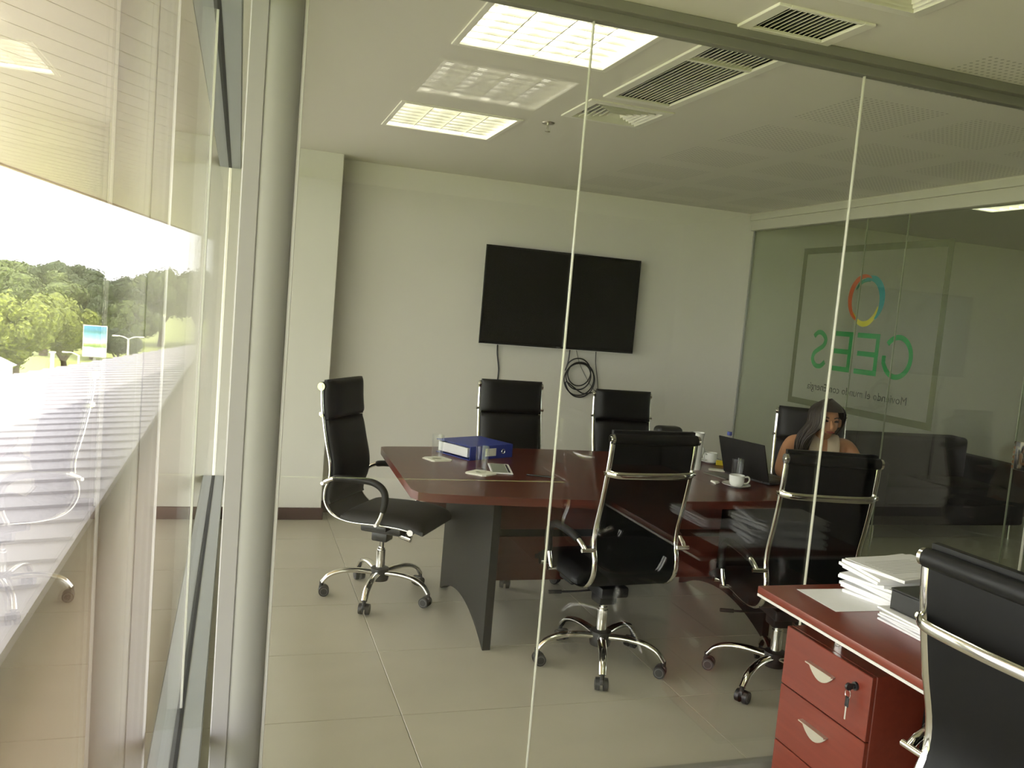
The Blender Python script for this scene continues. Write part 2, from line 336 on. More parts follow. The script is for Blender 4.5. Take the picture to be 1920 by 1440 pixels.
def border(m):
    y0, y1, z0, z1, t = 4.065, 5.485, 1.062, 2.224, 0.045
    vprism(m, [(y0, z0), (y1, z0), (y1, z0 + t), (y0, z0 + t)]); vprism(m, [(y0, z1 - t), (y1, z1 - t), (y1, z1), (y0, z1)])
    vprism(m, [(y0, z0 + t), (y0 + t, z0 + t), (y0 + t, z1 - t), (y0, z1 - t)]); vprism(m, [(y1 - t, z0 + t), (y1, z0 + t), (y1, z1 - t), (y1 - t, z1 - t)])
part('logo_border', LOGO_F, gw, border, 0)
def arcband(m, cy, cz, ry, rz, a0, a1, wmax, off=0.0):
    n = 28; ou = []; inn = []
    for i in range(n + 1):
        u = i / n; a = R(a0 + (a1 - a0) * u); wd = wmax * (0.12 + 0.88 * math.sin(math.pi * u) ** 0.7)
        ou.append((cy + (ry + wd / 2) * math.cos(a), cz + (rz + wd / 2) * math.sin(a))); inn.append((cy + (ry - wd / 2) * math.cos(a), cz + (rz - wd / 2) * math.sin(a)))
    for i in range(n): m.add([(XV + off, *ou[i]), (XV + off, *ou[i + 1]), (XV + off, *inn[i + 1]), (XV + off, *inn[i]), (XV + off + 5e-4, *ou[i]), (XV + off + 5e-4, *ou[i + 1]), (XV + off + 5e-4, *inn[i + 1]), (XV + off + 5e-4, *inn[i])], [[0, 1, 2, 3], [7, 6, 5, 4], [0, 4, 5, 1], [2, 6, 7, 3]])
# angles: 0 = far (+y, left in the picture), 90 = up
for nm, mt_, a in (('logo_red_stroke', LOGO_R, (4.785, 1.855, 0.135, 0.155, -75, 115, 0.040, 0.0)), ('logo_teal_stroke', LOGO_B, (4.735, 1.845, 0.125, 0.150, 60, 235, 0.052, 0.0006)),
                   ('logo_yellow_stroke', LOGO_Y, (4.765, 1.835, 0.125, 0.150, 190, 330, 0.038, 0.0012)), ('logo_green_stroke', LOGO_T, (4.775, 1.850, 0.110, 0.130, 30, 110, 0.026, 0.0018))):
    part(nm, mt_, gw, lambda m: arcband(m, *a), 0)
def stroke(m, pts, wd):
    pts = [Vector(p) for p in pts]; L = len(pts); o = []; i_ = []
    for k in range(L):
        t = (pts[min(k + 1, L - 1)] - pts[max(k - 1, 0)]).normalized(); n = Vector((-t.y, t.x)); o.append(pts[k] + n * wd / 2); i_.append(pts[k] - n * wd / 2)
    for k in range(L - 1): vprism(m, [tuple(o[k]), tuple(o[k + 1]), tuple(i_[k + 1]), tuple(i_[k])])
zb, zt = 1.345, 1.625; W = 0.034
def letG(m): stroke(m, [(4.415 + 0.118 * math.cos(R(a)), 1.485 + 0.128 * math.sin(R(a))) for a in range(38, 330, 8)] + [(4.53, 1.44), (4.53, 1.487)], W)
def letE(y0, y1):
    def f(m):
        stroke(m, [(y0 + W / 2, zb), (y0 + W / 2, zt)], W); stroke(m, [(y0 + W, zb + W / 2), (y1, zb + W / 2)], W)
        stroke(m, [(y0 + W, 1.485), (y1 - 0.015, 1.485)], W); stroke(m, [(y0 + W, zt - W / 2), (y1, zt - W / 2)], W)
    return f
def letS(m):
    c = catmull([(5.255, 1.575, 0), (5.215, 1.606, 0), (5.165, 1.600, 0), (5.125, 1.560, 0), (5.140, 1.515, 0), (5.185, 1.487, 0), (5.235, 1.455, 0), (5.248, 1.408, 0), (5.210, 1.367, 0), (5.155, 1.364, 0), (5.110, 1.398, 0)], 5)
    stroke(m, [(p.x, p.y) for p in c], W)
part('letter_g', LOGO_G, gw, letG, 0); part('letter_e', LOGO_G, gw, letE(4.585, 4.80), 0); part('letter_e', LOGO_G, gw, letE(4.845, 5.045), 0); part('letter_s', LOGO_G, gw, letS, 0)
def textmesh(txt, size, ext=0.0004):
    cu_ = bpy.data.curves.new('slogan_font', 'FONT'); cu_.body = txt; cu_.size = size; cu_.extrude = ext; cu_.resolution_u = 2
    o = bpy.data.objects.new('slogan_source', cu_); COL.objects.link(o); bpy.context.view_layer.update()
    me = bpy.data.meshes.new_from_object(o.evaluated_get(bpy.context.evaluated_depsgraph_get())); bpy.data.objects.remove(o); return me
me = textmesh('Moviendo el mundo con Energía', 0.085)
xsn = [v.co.x for v in me.vertices]; k = 0.985 / (max(xsn) - min(xsn)); x0 = min(xsn)
for v in me.vertices: v.co = Vector((XV + v.co.z + 0.0004, 4.288 + (v.co.x - x0) * k, 1.188 + v.co.y * k))
me.materials.clear(); me.materials.append(LOGO_K)
so = bpy.data.objects.new('slogan_lettering', me); COL.objects.link(so); so.parent = gw
# ------------------------------------------------------------------ ceiling fittings
def ceiling_light(rect, label, strength_mat, group='recessed ceiling lights'):
    x0, x1, y0, y1 = rect; cx, cy = (x0 + x1) / 2, (y0 + y1) / 2; hx, hy = (x1 - x0) / 2, (y1 - y0) / 2
    t = tag(empty('ceiling_light', (cx, cy, ZC)), label, 'light', group)
    def frame(m):
        for s in (-1, 1):
            m.box(s * hx - 0.012, s * hx + 0.012, -hy - 0.012, hy + 0.012, -0.006, 0.004, 0.0015, 1)
            m.box(-hx + 0.012, hx - 0.012, s * hy - 0.012, s * hy + 0.012, -0.006, 0.004, 0.0015, 1)
    part('frame', WHITE, t, frame)
    def housing(m):
        h = 0.095; a, b = hx - 0.001, hy - 0.001
        m.add([(-a, -b, 0), (a, -b, 0), (a, b, 0), (-a, b, 0), (-a, -b, h), (a, -b, h), (a, b, h), (-a, b, h)], [[0, 1, 5, 4], [1, 2, 6, 5], [2, 3, 7, 6], [3, 0, 4, 7], [4, 5, 6, 7]])
    part('housing', REFL, t, housing, 0)
    wcol = 2 * (hx - 0.012) / 4
    for k in range(4):
        xx = -hx + 0.012 + wcol * (k + 0.5)
        part('tube', strength_mat, t, lambda m: m.cyl((xx, -hy + 0.015, 0.046), (xx, hy - 0.015, 0.046), 0.013, n=12))
    for k in range(1, 4):
        xx = -hx + 0.012 + wcol * k
        part('louver_divider', REFL, t, lambda m: m.prism([(-0.002, -0.001), (0.002, -0.001), (0.006, 0.032), (-0.006, 0.032)], 2 * (hy - 0.004), (xx, -hy + 0.004, 0), (1, 0, 0), (0, 0, 1), (0, 1, 0)))
    b0 = None; nr = 8
    for k in range(4):
        for r in range(1, nr):
            loc = (-hx + 0.012 + wcol * (k + 0.5), -hy + 2 * hy * r / nr, 0)
            if b0 is None: b0 = part('louver_blade', REFL, t, lambda m: m.prism([(-0.001, 0.002), (0.001, 0.002), (0.003, 0.019), (-0.003, 0.019)], wcol - 0.006, (-(wcol - 0.006) / 2, 0, 0), (0, 1, 0), (0, 0, 1), (1, 0, 0)), 0); b0.location = loc
            else: inst(b0, t, loc)
    return t
ceiling_light(LAMPS[1], 'large lit louvred ceiling light just behind the glass header, crossed by the glass joint', TUBE)
ceiling_light(LAMPS[2], 'smaller-looking lit louvred ceiling light farther back, towards the pillar', TUBE)
ceiling_light(LAMPS[0], 'lit louvred ceiling light in the near office, seen mirrored in the glass', TUBE)
ceiling_light(LOBL, 'lit louvred ceiling light of the lobby beyond the logo glass', TUBE)
def grille(rect, label, div=None, nslat=14):
    x0, x1, y0, y1 = rect; t = tag(empty('air_grille', ((x0 + x1) / 2, (y0 + y1) / 2, ZC)), label, 'vent', 'return air grilles in the ceiling'); hx, hy = (x1 - x0) / 2, (y1 - y0) / 2
    def frame(m):
        bx = [(-hx - 0.03, -hx + 0.012, -hy - 0.02, hy + 0.025), (hx - 0.012, hx + 0.03, -hy - 0.02, hy + 0.025)]
        for a, b, c, d in bx: m.box(a, b, max(c, -hy if div or True else c), d, -0.008, 0.003, 0.002, 1)
        m.box(-hx + 0.012, hx - 0.012, hy - 0.012, hy + 0.025, -0.008, 0.003, 0.002, 1)
        m.box(-hx + 0.012, hx - 0.012, -hy, -hy + 0.014, -0.008, 0.003, 0.002, 1)
    part('frame', WHITE, t, frame)
    def duct(m):
        h = 0.16; a, b = hx - 0.001, hy - 0.001
        m.add([(-a, -b, 0), (a, -b, 0), (a, b, 0), (-a, b, 0), (-a, -b, h), (a, -b, h), (a, b, h), (-a, b, h)], [[0, 1, 5, 4], [1, 2, 6, 5], [2, 3, 7, 6], [3, 0, 4, 7], [4, 5, 6, 7]])
    part('duct', DARKREC, t, duct, 0)
    if div is not None: part('divider', WHITE, t, lambda m: m.box(-hx + 0.01, hx - 0.01, div - (y0 + y1) / 2 - 0.009, div - (y0 + y1) / 2 + 0.009, -0.007, 0.012, 0.001, 1))
    s0 = None
    for k in range(nslat):
        loc = (-hx + 0.012 + (2 * hx - 0.024) * (k + 0.5) / nslat, 0, 0.008)
        if s0 is None: s0 = part('slat', WHITE, t, lambda m: m.box(-0.0008, 0.0008, -hy + 0.006, hy - 0.006, -0.009, 0.009, M=Matrix.Rotation(R(45), 4, 'Y')), 0); s0.location = loc
        else: inst(s0, t, loc)
    return t
grille(GR_IN, 'long white slatted air grille inside the meeting room, next to the square diffuser', 2.825)
grille(GR_NE, 'white slatted air grille on the office side of the glass header')
def diffuser(rect, label):
    x0, x1, y0, y1 = rect; t = tag(empty('air_diffuser', ((x0 + x1) / 2, (y0 + y1) / 2, ZC)), label, 'vent', 'square ceiling air diffusers'); hx, hy = (x1 - x0) / 2, (y1 - y0) / 2
    def ring(m, a, b, z0, a2, b2, z1, th):
        o = [(-a, -b), (a, -b), (a, b), (-a, b)]; i = [(-a2, -b2), (a2, -b2), (a2, b2), (-a2, b2)]
        vs = [(x, y, z0) for x, y in o] + [(x, y, z1) for x, y in i] + [(x, y, z0 + th) for x, y in o] + [(x, y, z1 + th) for x, y in i]
        m.add(vs, [f for k in range(4) for f in ([k, (k + 1) % 4, 4 + (k + 1) % 4, 4 + k], [8 + k, 12 + k, 12 + (k + 1) % 4, 8 + (k + 1) % 4], [k, 8 + k, 8 + (k + 1) % 4, (k + 1) % 4], [4 + k, 4 + (k + 1) % 4, 12 + (k + 1) % 4, 12 + k])])
    part('frame', WHITE, t, lambda m: ring(m, hx + 0.036, hy + 0.032, -0.007, hx - 0.004, hy - 0.004, -0.010, 0.009), 0)
    def duct(m):
        h = 0.14; a, b = hx, hy
        m.add([(-a, -b, 0), (a, -b, 0), (a, b, 0), (-a, b, 0), (-a, -b, h), (a, -b, h), (a, b, h), (-a, b, h)], [[0, 1, 5, 4], [1, 2, 6, 5], [2, 3, 7, 6], [3, 0, 4, 7], [4, 5, 6, 7]])
    part('duct', DARKREC, t, duct, 0)
    n = 6
    for k in range(n):
        f = 1 - k / n * 0.92; g = f - 0.13
        part('vane', WHITE, t, lambda m: ring(m, hx * f - 0.004, hy * f - 0.004, -0.010, max(0.004, hx * g), max(0.004, hy * g), 0.016, 0.002), 0)
    return t
diffuser(DIF, 'square white air diffuser inside the meeting room, above the television side')
diffuser(DIF2, 'square white air diffuser on the office side, at the top edge of the view')
sp = tag(empty('fire_sprinkler', (1.432, 4.135, ZC)), 'small metal fire sprinkler hanging under the meeting room ceiling', 'sprinkler')
part('escutcheon', mat('brushed_steel', (0.45, 0.42, 0.34), 0.35, 0.8), sp, lambda m: m.lathe([(0.002, -0.009), (0.030, -0.006), (0.034, 0.0)], 24))
part('stem', CHROME, sp, lambda m: m.cyl((0, 0, -0.04), (0, 0, -0.006), 0.006, n=10))
part('deflector', CHROME, sp, lambda m: m.cyl((0, 0, -0.045), (0, 0, -0.040), 0.014, n=12))
# ------------------------------------------------------------------ office chair
RAIL = [(-0.302, 1.112), (-0.296, 1.03), (-0.284, 0.955), (-0.258, 0.83), (-0.228, 0.715), (-0.226, 0.64), (-0.246, 0.575), (-0.240, 0.510), (-0.190, 0.455), (-0.090, 0.434), (0.06, 0.440), (0.17, 0.440), (0.245, 0.432)]
RP = catmull([(0, y, z) for y, z in RAIL], 6)
acc = [0.0]
for a, b in zip(RP, RP[1:]): acc.append(acc[-1] + (b - a).length)
def rail_at(s):
    s = max(0, min(acc[-1], s))
    for i in range(len(acc) - 1):
        if acc[i + 1] >= s:
            u = (s - acc[i]) / max(1e-9, acc[i + 1] - acc[i]); p = RP[i].lerp(RP[i + 1], u); t = (RP[min(i + 2, len(RP) - 1)] - RP[max(i - 1, 0)]).normalized()
            return p, Vector((0, -t.z, t.y))       # front / upper normal
SL = acc[-1]
def s_of(z=None, y=None):
    for i, p in enumerate(RP):
        if z is not None and p.z <= z: return acc[i]
        if y is not None and p.y >= y and p.z < 0.5: return acc[i]
    return SL
def pad(m, s0, s1, wd, th, off=0.0, n=18, mm=14, ext=0.0, minh=0.35):
    grid = []
    for i in range(n + 1):
        v = i / n; s = s0 + (s1 - s0) * v
        p, nn = rail_at(s)
        if s > SL: p = p + Vector((0, s - SL, -0.25 * (s - SL)))
        if s < 0: p = p + Vector((0, 0, -s))
        row = []
        for j in range(mm + 1):
            u = 2 * j / mm - 1; e = (1 - abs(u) ** 5) * (1 - abs(2 * v - 1) ** 8); h = minh + (1 - minh) * max(0, e) ** 0.5
            row.append((p + Vector((u * wd / 2, 0, 0)) + nn * (off + th * h), p + Vector((u * wd / 2, 0, 0)) + nn * off))
        grid.append(row)
    vs = [q[0] for r in grid for q in r] + [q[1] for r in grid for q in r]; W_ = mm + 1; K = (n + 1) * W_; fs = []
    for i in range(n):
        for j in range(mm):
            a = i * W_ + j; fs += [[a, a + 1, a + W_ + 1, a + W_], [K + a, K + a + W_, K + a + W_ + 1, K + a + 1]]
    for i in range(n): a = i * W_; b = a + mm; fs += [[a, a + W_, K + a + W_, K + a], [b, K + b, K + b + W_, b + W_]]
    for j in range(mm): a = j; b = n * W_ + j; fs += [[a, K + a, K + a + 1, a + 1], [b, b + 1, K + b + 1, K + b]]
    m.add(vs, fs)
ELL = [(0.0125 * math.cos(2 * math.pi * k / 10), 0.0075 * math.sin(2 * math.pi * k / 10)) for k in range(10)]
ARMP = [(-0.236, 0.622), (-0.20, 0.645), (-0.14, 0.662), (0.0, 0.668), (0.065, 0.658), (0.105, 0.625), (0.112, 0.57), (0.095, 0.50), (0.072, 0.452)]
def make_chair():
    t = empty('office_chair')
    sh = s_of(z=0.945); sb = s_of(z=0.50); ss = s_of(y=-0.16)
    part('back_sheet', MESHB, t, lambda m: pad(m, 0.0, s_of(y=0.235), 0.386, 0.010, -0.004, 40, 6, minh=0.9), 50)
    part('headrest_pad', LEATHER, t, lambda m: pad(m, -0.030, sh, 0.394, 0.052, 0.007), 60)
    part('backrest_pad', LEATHER, t, lambda m: pad(m, sh + 0.004, sb, 0.388, 0.044, 0.007, 30), 60)
    part('seat_pad', LEATHER, t, lambda m: pad(m, ss, SL + 0.065, 0.440, 0.058, 0.007, 26), 60)
    for sx in (-1, 1):
        rl = part('side_rail', CHROME, t, lambda m: m.sweep([(sx * 0.200, p.y, p.z) for p in RP], (1, 0, 0), ELL), 60)
        part('end_cap', CHROME, rl, lambda m: (m.cyl((sx * 0.196, RP[-1].y, RP[-1].z), (sx * 0.224, RP[-1].y, RP[-1].z), 0.016), m.cyl((sx * 0.203, -0.284, 0.962), (sx * 0.222, -0.284, 0.962), 0.009, n=10)))
        ap = catmull([(sx * (0.243 + 0.012 * math.sin(math.pi * i / 8)), y, z) for i, (y, z) in enumerate(ARMP)], 6)
        ar = part('arm', CHROME, t, lambda m: (m.tube(ap, 0.0115, 10), m.cyl((sx * 0.20, -0.236, 0.624), (sx * 0.262, -0.236, 0.624), 0.009, n=10), m.cyl((sx * 0.20, 0.072, 0.452), (sx * 0.262, 0.072, 0.452), 0.009, n=10)), 60)
        part('arm_sleeve', LEATHER, ar, lambda m: m.tube(ap[9:-8], lambda u: 0.0175 if 0.02 < u < 0.98 else 0.0145, 10), 60)
    tr_ = part('top_roll', LEATHER, t, lambda m: m.cyl((-0.199, -0.303, 1.108), (0.199, -0.303, 1.108), 0.023, n=18))
    for s in (-1, 1): part('roll_cap', CHROME, tr_, lambda m: (m.cyl((s * 0.198, -0.303, 1.108), (s * 0.211, -0.303, 1.108), 0.0205, n=18), m.cyl((s * 0.2105, -0.303, 1.108), (s * 0.214, -0.303, 1.108), 0.010, n=12)))
    cb = catmull([(-0.205, -0.292, 0.965), (-0.187, -0.312, 0.962), (-0.138, -0.326, 0.960), (0, -0.330, 0.959), (0.138, -0.326, 0.960), (0.187, -0.312, 0.962), (0.205, -0.292, 0.965)], 5)
    part('back_crossbar', CHROME, t, lambda m: m.sweep(cb, (0, 0, 1), [(0.0145 * math.cos(2 * math.pi * k / 10), 0.007 * math.sin(2 * math.pi * k / 10)) for k in range(10)]), 60)
    mc = part('tilt_mechanism', PLASTIC, t, lambda m: (m.box(-0.07, 0.07, -0.10, 0.13, 0.355, 0.405, 0.012), m.box(-0.19, 0.19, -0.03, 0.10, 0.402, 0.432, 0.008), m.box(-0.045, 0.045, -0.045, 0.045, 0.305, 0.36, 0.01)))
    part('tension_knob', CHROME, mc, lambda m: m.cyl((0.0, 0.10, 0.35), (0.0, 0.165, 0.335), 0.019, n=16))
    part('height_lever', PLASTIC, mc, lambda m: (m.tube([(-0.03, 0.02, 0.36), (-0.12, 0.03, 0.352), (-0.20, 0.04, 0.35)], 0.005, 8), m.cyl((-0.20, 0.04, 0.35), (-0.26, 0.047, 0.35), 0.009, n=8)))
    part('gas_piston', CHROME, t, lambda m: m.cyl((0, 0, 0.25), (0, 0, 0.32), 0.014, n=16))
    part('gas_column', CHROME, t, lambda m: (m.cyl((0, 0, 0.10), (0, 0, 0.255), 0.0245, n=20), m.cyl((0, 0, 0.255), (0, 0, 0.268), 0.020, n=20)), 40)
    part('base_hub', PLASTIC, t, lambda m: m.lathe([(0.02, 0.085), (0.046, 0.09), (0.050, 0.11), (0.048, 0.155), (0.03, 0.162)], 20))
    lp = catmull([(0, 0.035, 0.132), (0, 0.12, 0.140), (0, 0.20, 0.135), (0, 0.262, 0.112), (0, 0.298, 0.072)], 6)
    leg0 = cas0 = None
    for k in range(5):
        rz = R(72 * k + 14)
        if leg0 is None:
            leg0 = part('base_leg', CHROME, t, lambda m: m.sweep(lp, (1, 0, 0), [(0.019 * math.cos(2 * math.pi * q / 12), 0.013 * math.sin(2 * math.pi * q / 12)) for q in range(12)], lambda u: 1.15 - 0.30 * u), 60)
            leg0.rotation_euler = (0, 0, rz)
            def caster(m):
                m.mi = 0; m.cyl((0, 0.300, 0.05), (0, 0.300, 0.078), 0.010, n=10); m.box(-0.010, 0.010, 0.272, 0.312, 0.030, 0.056, 0.006)
                for s in (-1, 1):
                    m.mi = 0; m.cyl((s * 0.008, 0.286, 0.0285), (s * 0.027, 0.286, 0.0285), 0.0280, 0.0265, n=20)
                    m.mi = 1; m.cyl((s * 0.027, 0.286, 0.0285), (s * 0.0285, 0.286, 0.0285), 0.0205, n=18); m.mi = 0; m.cyl((s * 0.0285, 0.286, 0.0285), (s * 0.0295, 0.286, 0.0285), 0.0165, n=18)
            cas0 = part('caster', [PLASTIC, GREYP], leg0, caster, 40)
        else:
            lg = inst(leg0, t, rot=(0, 0, rz)); inst(cas0, lg)
    return t
chair0 = make_chair(); used = [False]
def chair(x, y, ang, label, base=None, dz=0.0):
    c = chair0 if not used[0] else copytree(chair0)
    used[0] = True; c.location = (x, y, 0); c.rotation_euler = (0, 0, R(ang - 90))
    tag(c, label, 'chair', 'black high-back office chairs')
    if base is not None:
        for q, ch in enumerate([k for k in c.children if k.name.startswith('base_leg')]): ch.rotation_euler = (0, 0, R(72 * q + base - (ang - 90)))
    if dz:
        for ch in c.children:
            if ch.name.split('.')[0] not in ('gas_column', 'base_hub', 'base_leg'): ch.location.z = dz
    return c
chair(0.79, 4.385, -34, 'black high-back office chair at the left end of the meeting table, beside the pillar', base=13)
chair(1.65, 4.72, -89, 'black office chair behind the table, below the left half of the television', base=10)
chair(2.49, 4.90, -92, 'black office chair behind the table, below the right end of the television', base=20, dz=-0.04)
chair(3.295, 4.19, -121, 'black office chair the seated woman is sitting in', base=5, dz=-0.02)
chair(1.655, 3.43, 94, 'black office chair seen from behind in front of the table, between the two glass joints', base=15, dz=-0.018)
chair(2.372, 3.115, 80, 'black office chair seen from behind and turned right, in front of the seated woman', base=48, dz=-0.03)
chair(1.84, 1.32, 2, 'black office chair seen close up, pulled up to the red desk with papers', base=0, dz=-0.015)
# ------------------------------------------------------------------ meeting table
tb = tag(empty('meeting_table', (1.86, 4.13, 0)), 'long mahogany meeting table with bowed sides and black panel legs', 'table')
def table_top(m):
    TX0, TX1 = 0.785, 2.945; pts = []; cxm = (TX0 + TX1) / 2; h = (TX1 - TX0) / 2
    yf = lambda x: 3.470 + 0.105 * (abs(x - cxm) / h) ** 2.2; yb = lambda x: 4.80 - 0.085 * (abs(x - cxm) / h) ** 2.2
    rr = 0.05
    for i in range(21): x = TX0 + rr + (TX1 - TX0 - 2 * rr) * i / 20; pts.append((x, yf(x)))
    pts += [(TX1 - 0.018, yf(TX1) + 0.012), (TX1, yf(TX1) + rr)]; pts += [(TX1, yb(TX1) - rr), (TX1 - 0.018, yb(TX1) - 0.012)]
    for i in range(21): x = TX1 - rr - (TX1 - TX0 - 2 * rr) * i / 20; pts.append((x, yb(x)))
    pts += [(TX0 + 0.018, yb(TX0) - 0.012), (TX0 + 0.015, yb(TX0) - rr), (TX0 - 0.015, yf(TX0) + rr + 0.02), (TX0 + 0.006, yf(TX0) + 0.014)]
    m.prism([(x - 1.86, y - 4.13) for x, y in pts], 0.038, (0, 0, 0.712))
part('table_top', TABLEW, tb, table_top, 30)
def leg(x):
    def f(m):
        y0, y1 = 3.622, 4.50; n = 20; poly = [(y1, 0.712), (y0, 0.712), (y0, 0.0)]
        poly += [(y0 + 0.012 + (y1 - y0 - 0.024) * i / n, 0.11 * (1 - (2 * i / n - 1) ** 2) + 0.002) for i in range(n + 1)] + [(y1, 0.0)]
        m.prism([(a - 4.13, b) for a, b in poly], 0.038, (x - 1.86, 0, 0), (0, 1, 0), (0, 0, 1), (1, 0, 0))
    return f
part('leg_panel', BLACKL, tb, leg(1.155), 20); part('leg_panel', BLACKL, tb, leg(2.665), 20)
part('upper_stretcher_board', TABLEW, tb, lambda m: m.box(1.193 - 1.86, 2.665 - 1.86, -0.02, 0.0, 0.44, 0.712, 0.001, 1), 0)
part('stretcher_gap_strip', BLACKL, tb, lambda m: m.box(1.193 - 1.86, 2.665 - 1.86, -0.014, 0.006, 0.40, 0.44), 0)
part('lower_stretcher_board', TABLEW, tb, lambda m: m.box(1.193 - 1.86, 2.665 - 1.86, -0.02, 0.0, 0.165, 0.40, 0.001, 1), 0)
# ------------------------------------------------------------------ things on the table
TZ = 0.750
def tumbler(x, y, h, label):
    return tag(part('water_glass', TUMBLER, None, lambda m: m.lathe([(0.001, 0.0), (0.026, 0.0), (0.028, 0.004), (0.033, h), (0.0305, h), (0.0255, 0.016), (0.001, 0.014)], 28)), label, 'glass', 'water glasses on the table')
def place(o, x, y, z=TZ, rz=0): o.location = (x, y, z); o.rotation_euler = (0, 0, rz); return o
def napkin(x, y, rz, label, s=0.062):
    def f(m):
        n = 20; poly = [(s * (1 + 0.05 * math.sin(5 * k)) * math.copysign(min(1, abs(math.cos(2 * math.pi * k / n)) * 1.25), math.cos(2 * math.pi * k / n)), s * (1 + 0.06 * math.cos(7 * k)) * math.copysign(min(1, abs(math.sin(2 * math.pi * k / n)) * 1.25), math.sin(2 * math.pi * k / n))) for k in range(n)]
        m.prism(poly, 0.003); m.prism([(a * 0.97 + 0.004, b * 0.96) for a, b in poly], 0.0025, (0, 0, 0.0035))
    return place(tag(part('paper_coaster', NAPK, None, f, 30), label, 'coaster', 'paper coasters under the glasses'), x, y, TZ, rz)
napkin(1.050, 4.365, 0.3, 'folded white paper coaster left of the blue binder'); place(tumbler(0, 0, 0.128, 'empty water glass on a paper coaster left of the blue binder'), 1.048, 4.365, TZ + 0.006)
napkin(1.196, 4.020, 0.75, 'folded white paper coaster in front of the blue binder'); place(tumbler(0, 0, 0.132, 'empty water glass on a paper coaster in front of the blue binder'), 1.198, 4.025, TZ + 0.006)
place(tumbler(0, 0, 0.125, 'water glass standing behind the front coffee cup, against the laptop lid'), 2.632, 3.955)
bd = tag(empty('ring_binder', (1.226, 4.353, TZ), R(26.9)), 'closed blue ring binder lying flat on the table', 'binder')
LB, WB, HB = 0.325, 0.285, 0.075
part('spine', BLUE, bd, lambda m: m.box(0, LB, 0, 0.004, 0, HB, 0.001, 1)); part('lower_cover', BLUE, bd, lambda m: m.box(0, LB, 0.004, WB, 0, 0.004, 0.001, 1)); part('upper_cover', BLUE, bd, lambda m: m.box(0, LB, 0.004, WB, HB - 0.004, HB, 0.001, 1))
part('paper_block', PAPER, bd, lambda m: m.box(0.008, LB - 0.008, 0.03, WB - 0.012, 0.012, HB - 0.012, 0.001, 1)); part('spine_label', NAPK, bd, lambda m: m.box(0.115, 0.195, -0.0012, 0, 0.016, HB - 0.016)); part('finger_ring', CHROME, bd, lambda m: m.tube([(0.25 + 0.012 * math.cos(a * 0.4189), -0.001, 0.037 + 0.012 * math.sin(a * 0.4189)) for a in range(15)], 0.002, 6, True))
cd = tag(empty('display_card', (1.335, 4.14, TZ), R(-12)), 'pale green display card with white rim and dark stripe lying beside the front glass', 'card')
part('card_body', PAPER, cd, lambda m: m.box(-0.056, 0.056, -0.125, 0.125, 0, 0.006, 0.002, 1)); part('green_panel', mat('grey_green_print', (0.28, 0.31, 0.25), 0.4), cd, lambda m: m.box(-0.047, 0.030, -0.115, 0.115, 0.006, 0.0066)); part('dark_stripe', BLACKL, cd, lambda m: m.box(0.034, 0.044, -0.105, 0.105, 0.006, 0.0067))
pn = tag(empty('pen', (1.500, 3.965, TZ), R(-25)), 'slim dark pen with a shiny tip lying in the middle of the table', 'pen')
part('barrel', PLASTIC, pn, lambda m: m.cyl((-0.075, 0, 0.005), (0.055, 0, 0.005), 0.0045, n=10)); part('tip', CHROME, pn, lambda m: m.cyl((0.055, 0, 0.005), (0.072, 0, 0.005), 0.0045, 0.0015, n=10))
place(tag(part('white_vase', PORC, None, lambda m: m.lathe([(0.002, 0), (0.032, 0), (0.034, 0.01), (0.031, 0.10), (0.033, 0.18), (0.038, 0.212), (0.040, 0.217), (0.036, 0.217), (0.031, 0.20), (0.028, 0.05), (0.002, 0.04)], 28)), 'tall white cylindrical vase standing behind the middle chair back', 'vase'), 2.560, 4.277)
def cup_set(name_extra, x, y, rz, clabel, slabel, r=0.041, h=0.056):
    s = place(tag(part('saucer', PORC, None, lambda m: m.lathe([(0.002, 0), (0.036, 0), (0.040, 0.003), (0.074, 0.013), (0.075, 0.0155), (0.070, 0.014), (0.038, 0.006), (0.002, 0.005)], 32)), slabel, 'saucer', 'coffee saucers'), x, y)
    c = tag(empty('coffee_cup', (x, y, TZ + 0.0065), rz), clabel, 'cup', 'coffee cups')
    part('bowl', PORC, c, lambda m: m.lathe([(0.002, 0), (0.029, 0), (0.034, 0.006), (r - 0.002, 0.022), (r, h), (r - 0.003, h), (r - 0.005, 0.022), (0.028, 0.008), (0.002, 0.006)], 32))
    part('handle', PORC, c, lambda m: m.tube(catmull([(r - 0.002, 0, 0.046), (r + 0.018, 0, 0.050), (r + 0.027, 0, 0.034), (r + 0.016, 0, 0.016), (r - 0.004, 0, 0.012)], 5), 0.0042, 8), 60)
    return s, c
cup_set('', 2.548, 3.825, R(-18), 'white coffee cup in front, on a saucer at the table edge', 'white saucer under the front coffee cup')
cup_set('', 2.800, 4.505, R(200), 'white coffee cup at the back, between the vase and the laptop', 'white saucer under the back coffee cup')
nf = place(tag(part('folded_napkin', NAPK, None, lambda m: (m.prism([(-0.028, -0.02), (0.034, -0.01), (0.016, 0.036)], 0.003), m.prism([(-0.024, -0.016), (0.026, -0.008), (0.010, 0.03)], 0.006, (0, 0, 0.003))), 20), 'small folded napkin tucked beside the front coffee cup', 'napkin'), 2.468, 3.905, TZ, 0.5)
sg = tag(empty('sugar_bowl', (2.795, 4.64, TZ)), 'small white sugar bowl with a knobbed lid behind the back cup', 'bowl')
part('bowl', PORC, sg, lambda m: m.lathe([(0.002, 0), (0.026, 0), (0.040, 0.02), (0.042, 0.04), (0.034, 0.062), (0.002, 0.062)], 24)); part('lid', PORC, sg, lambda m: m.lathe([(0.002, 0.062), (0.035, 0.062), (0.028, 0.074), (0.010, 0.082), (0.006, 0.088), (0.011, 0.096), (0.008, 0.103), (0.001, 0.105)], 24))
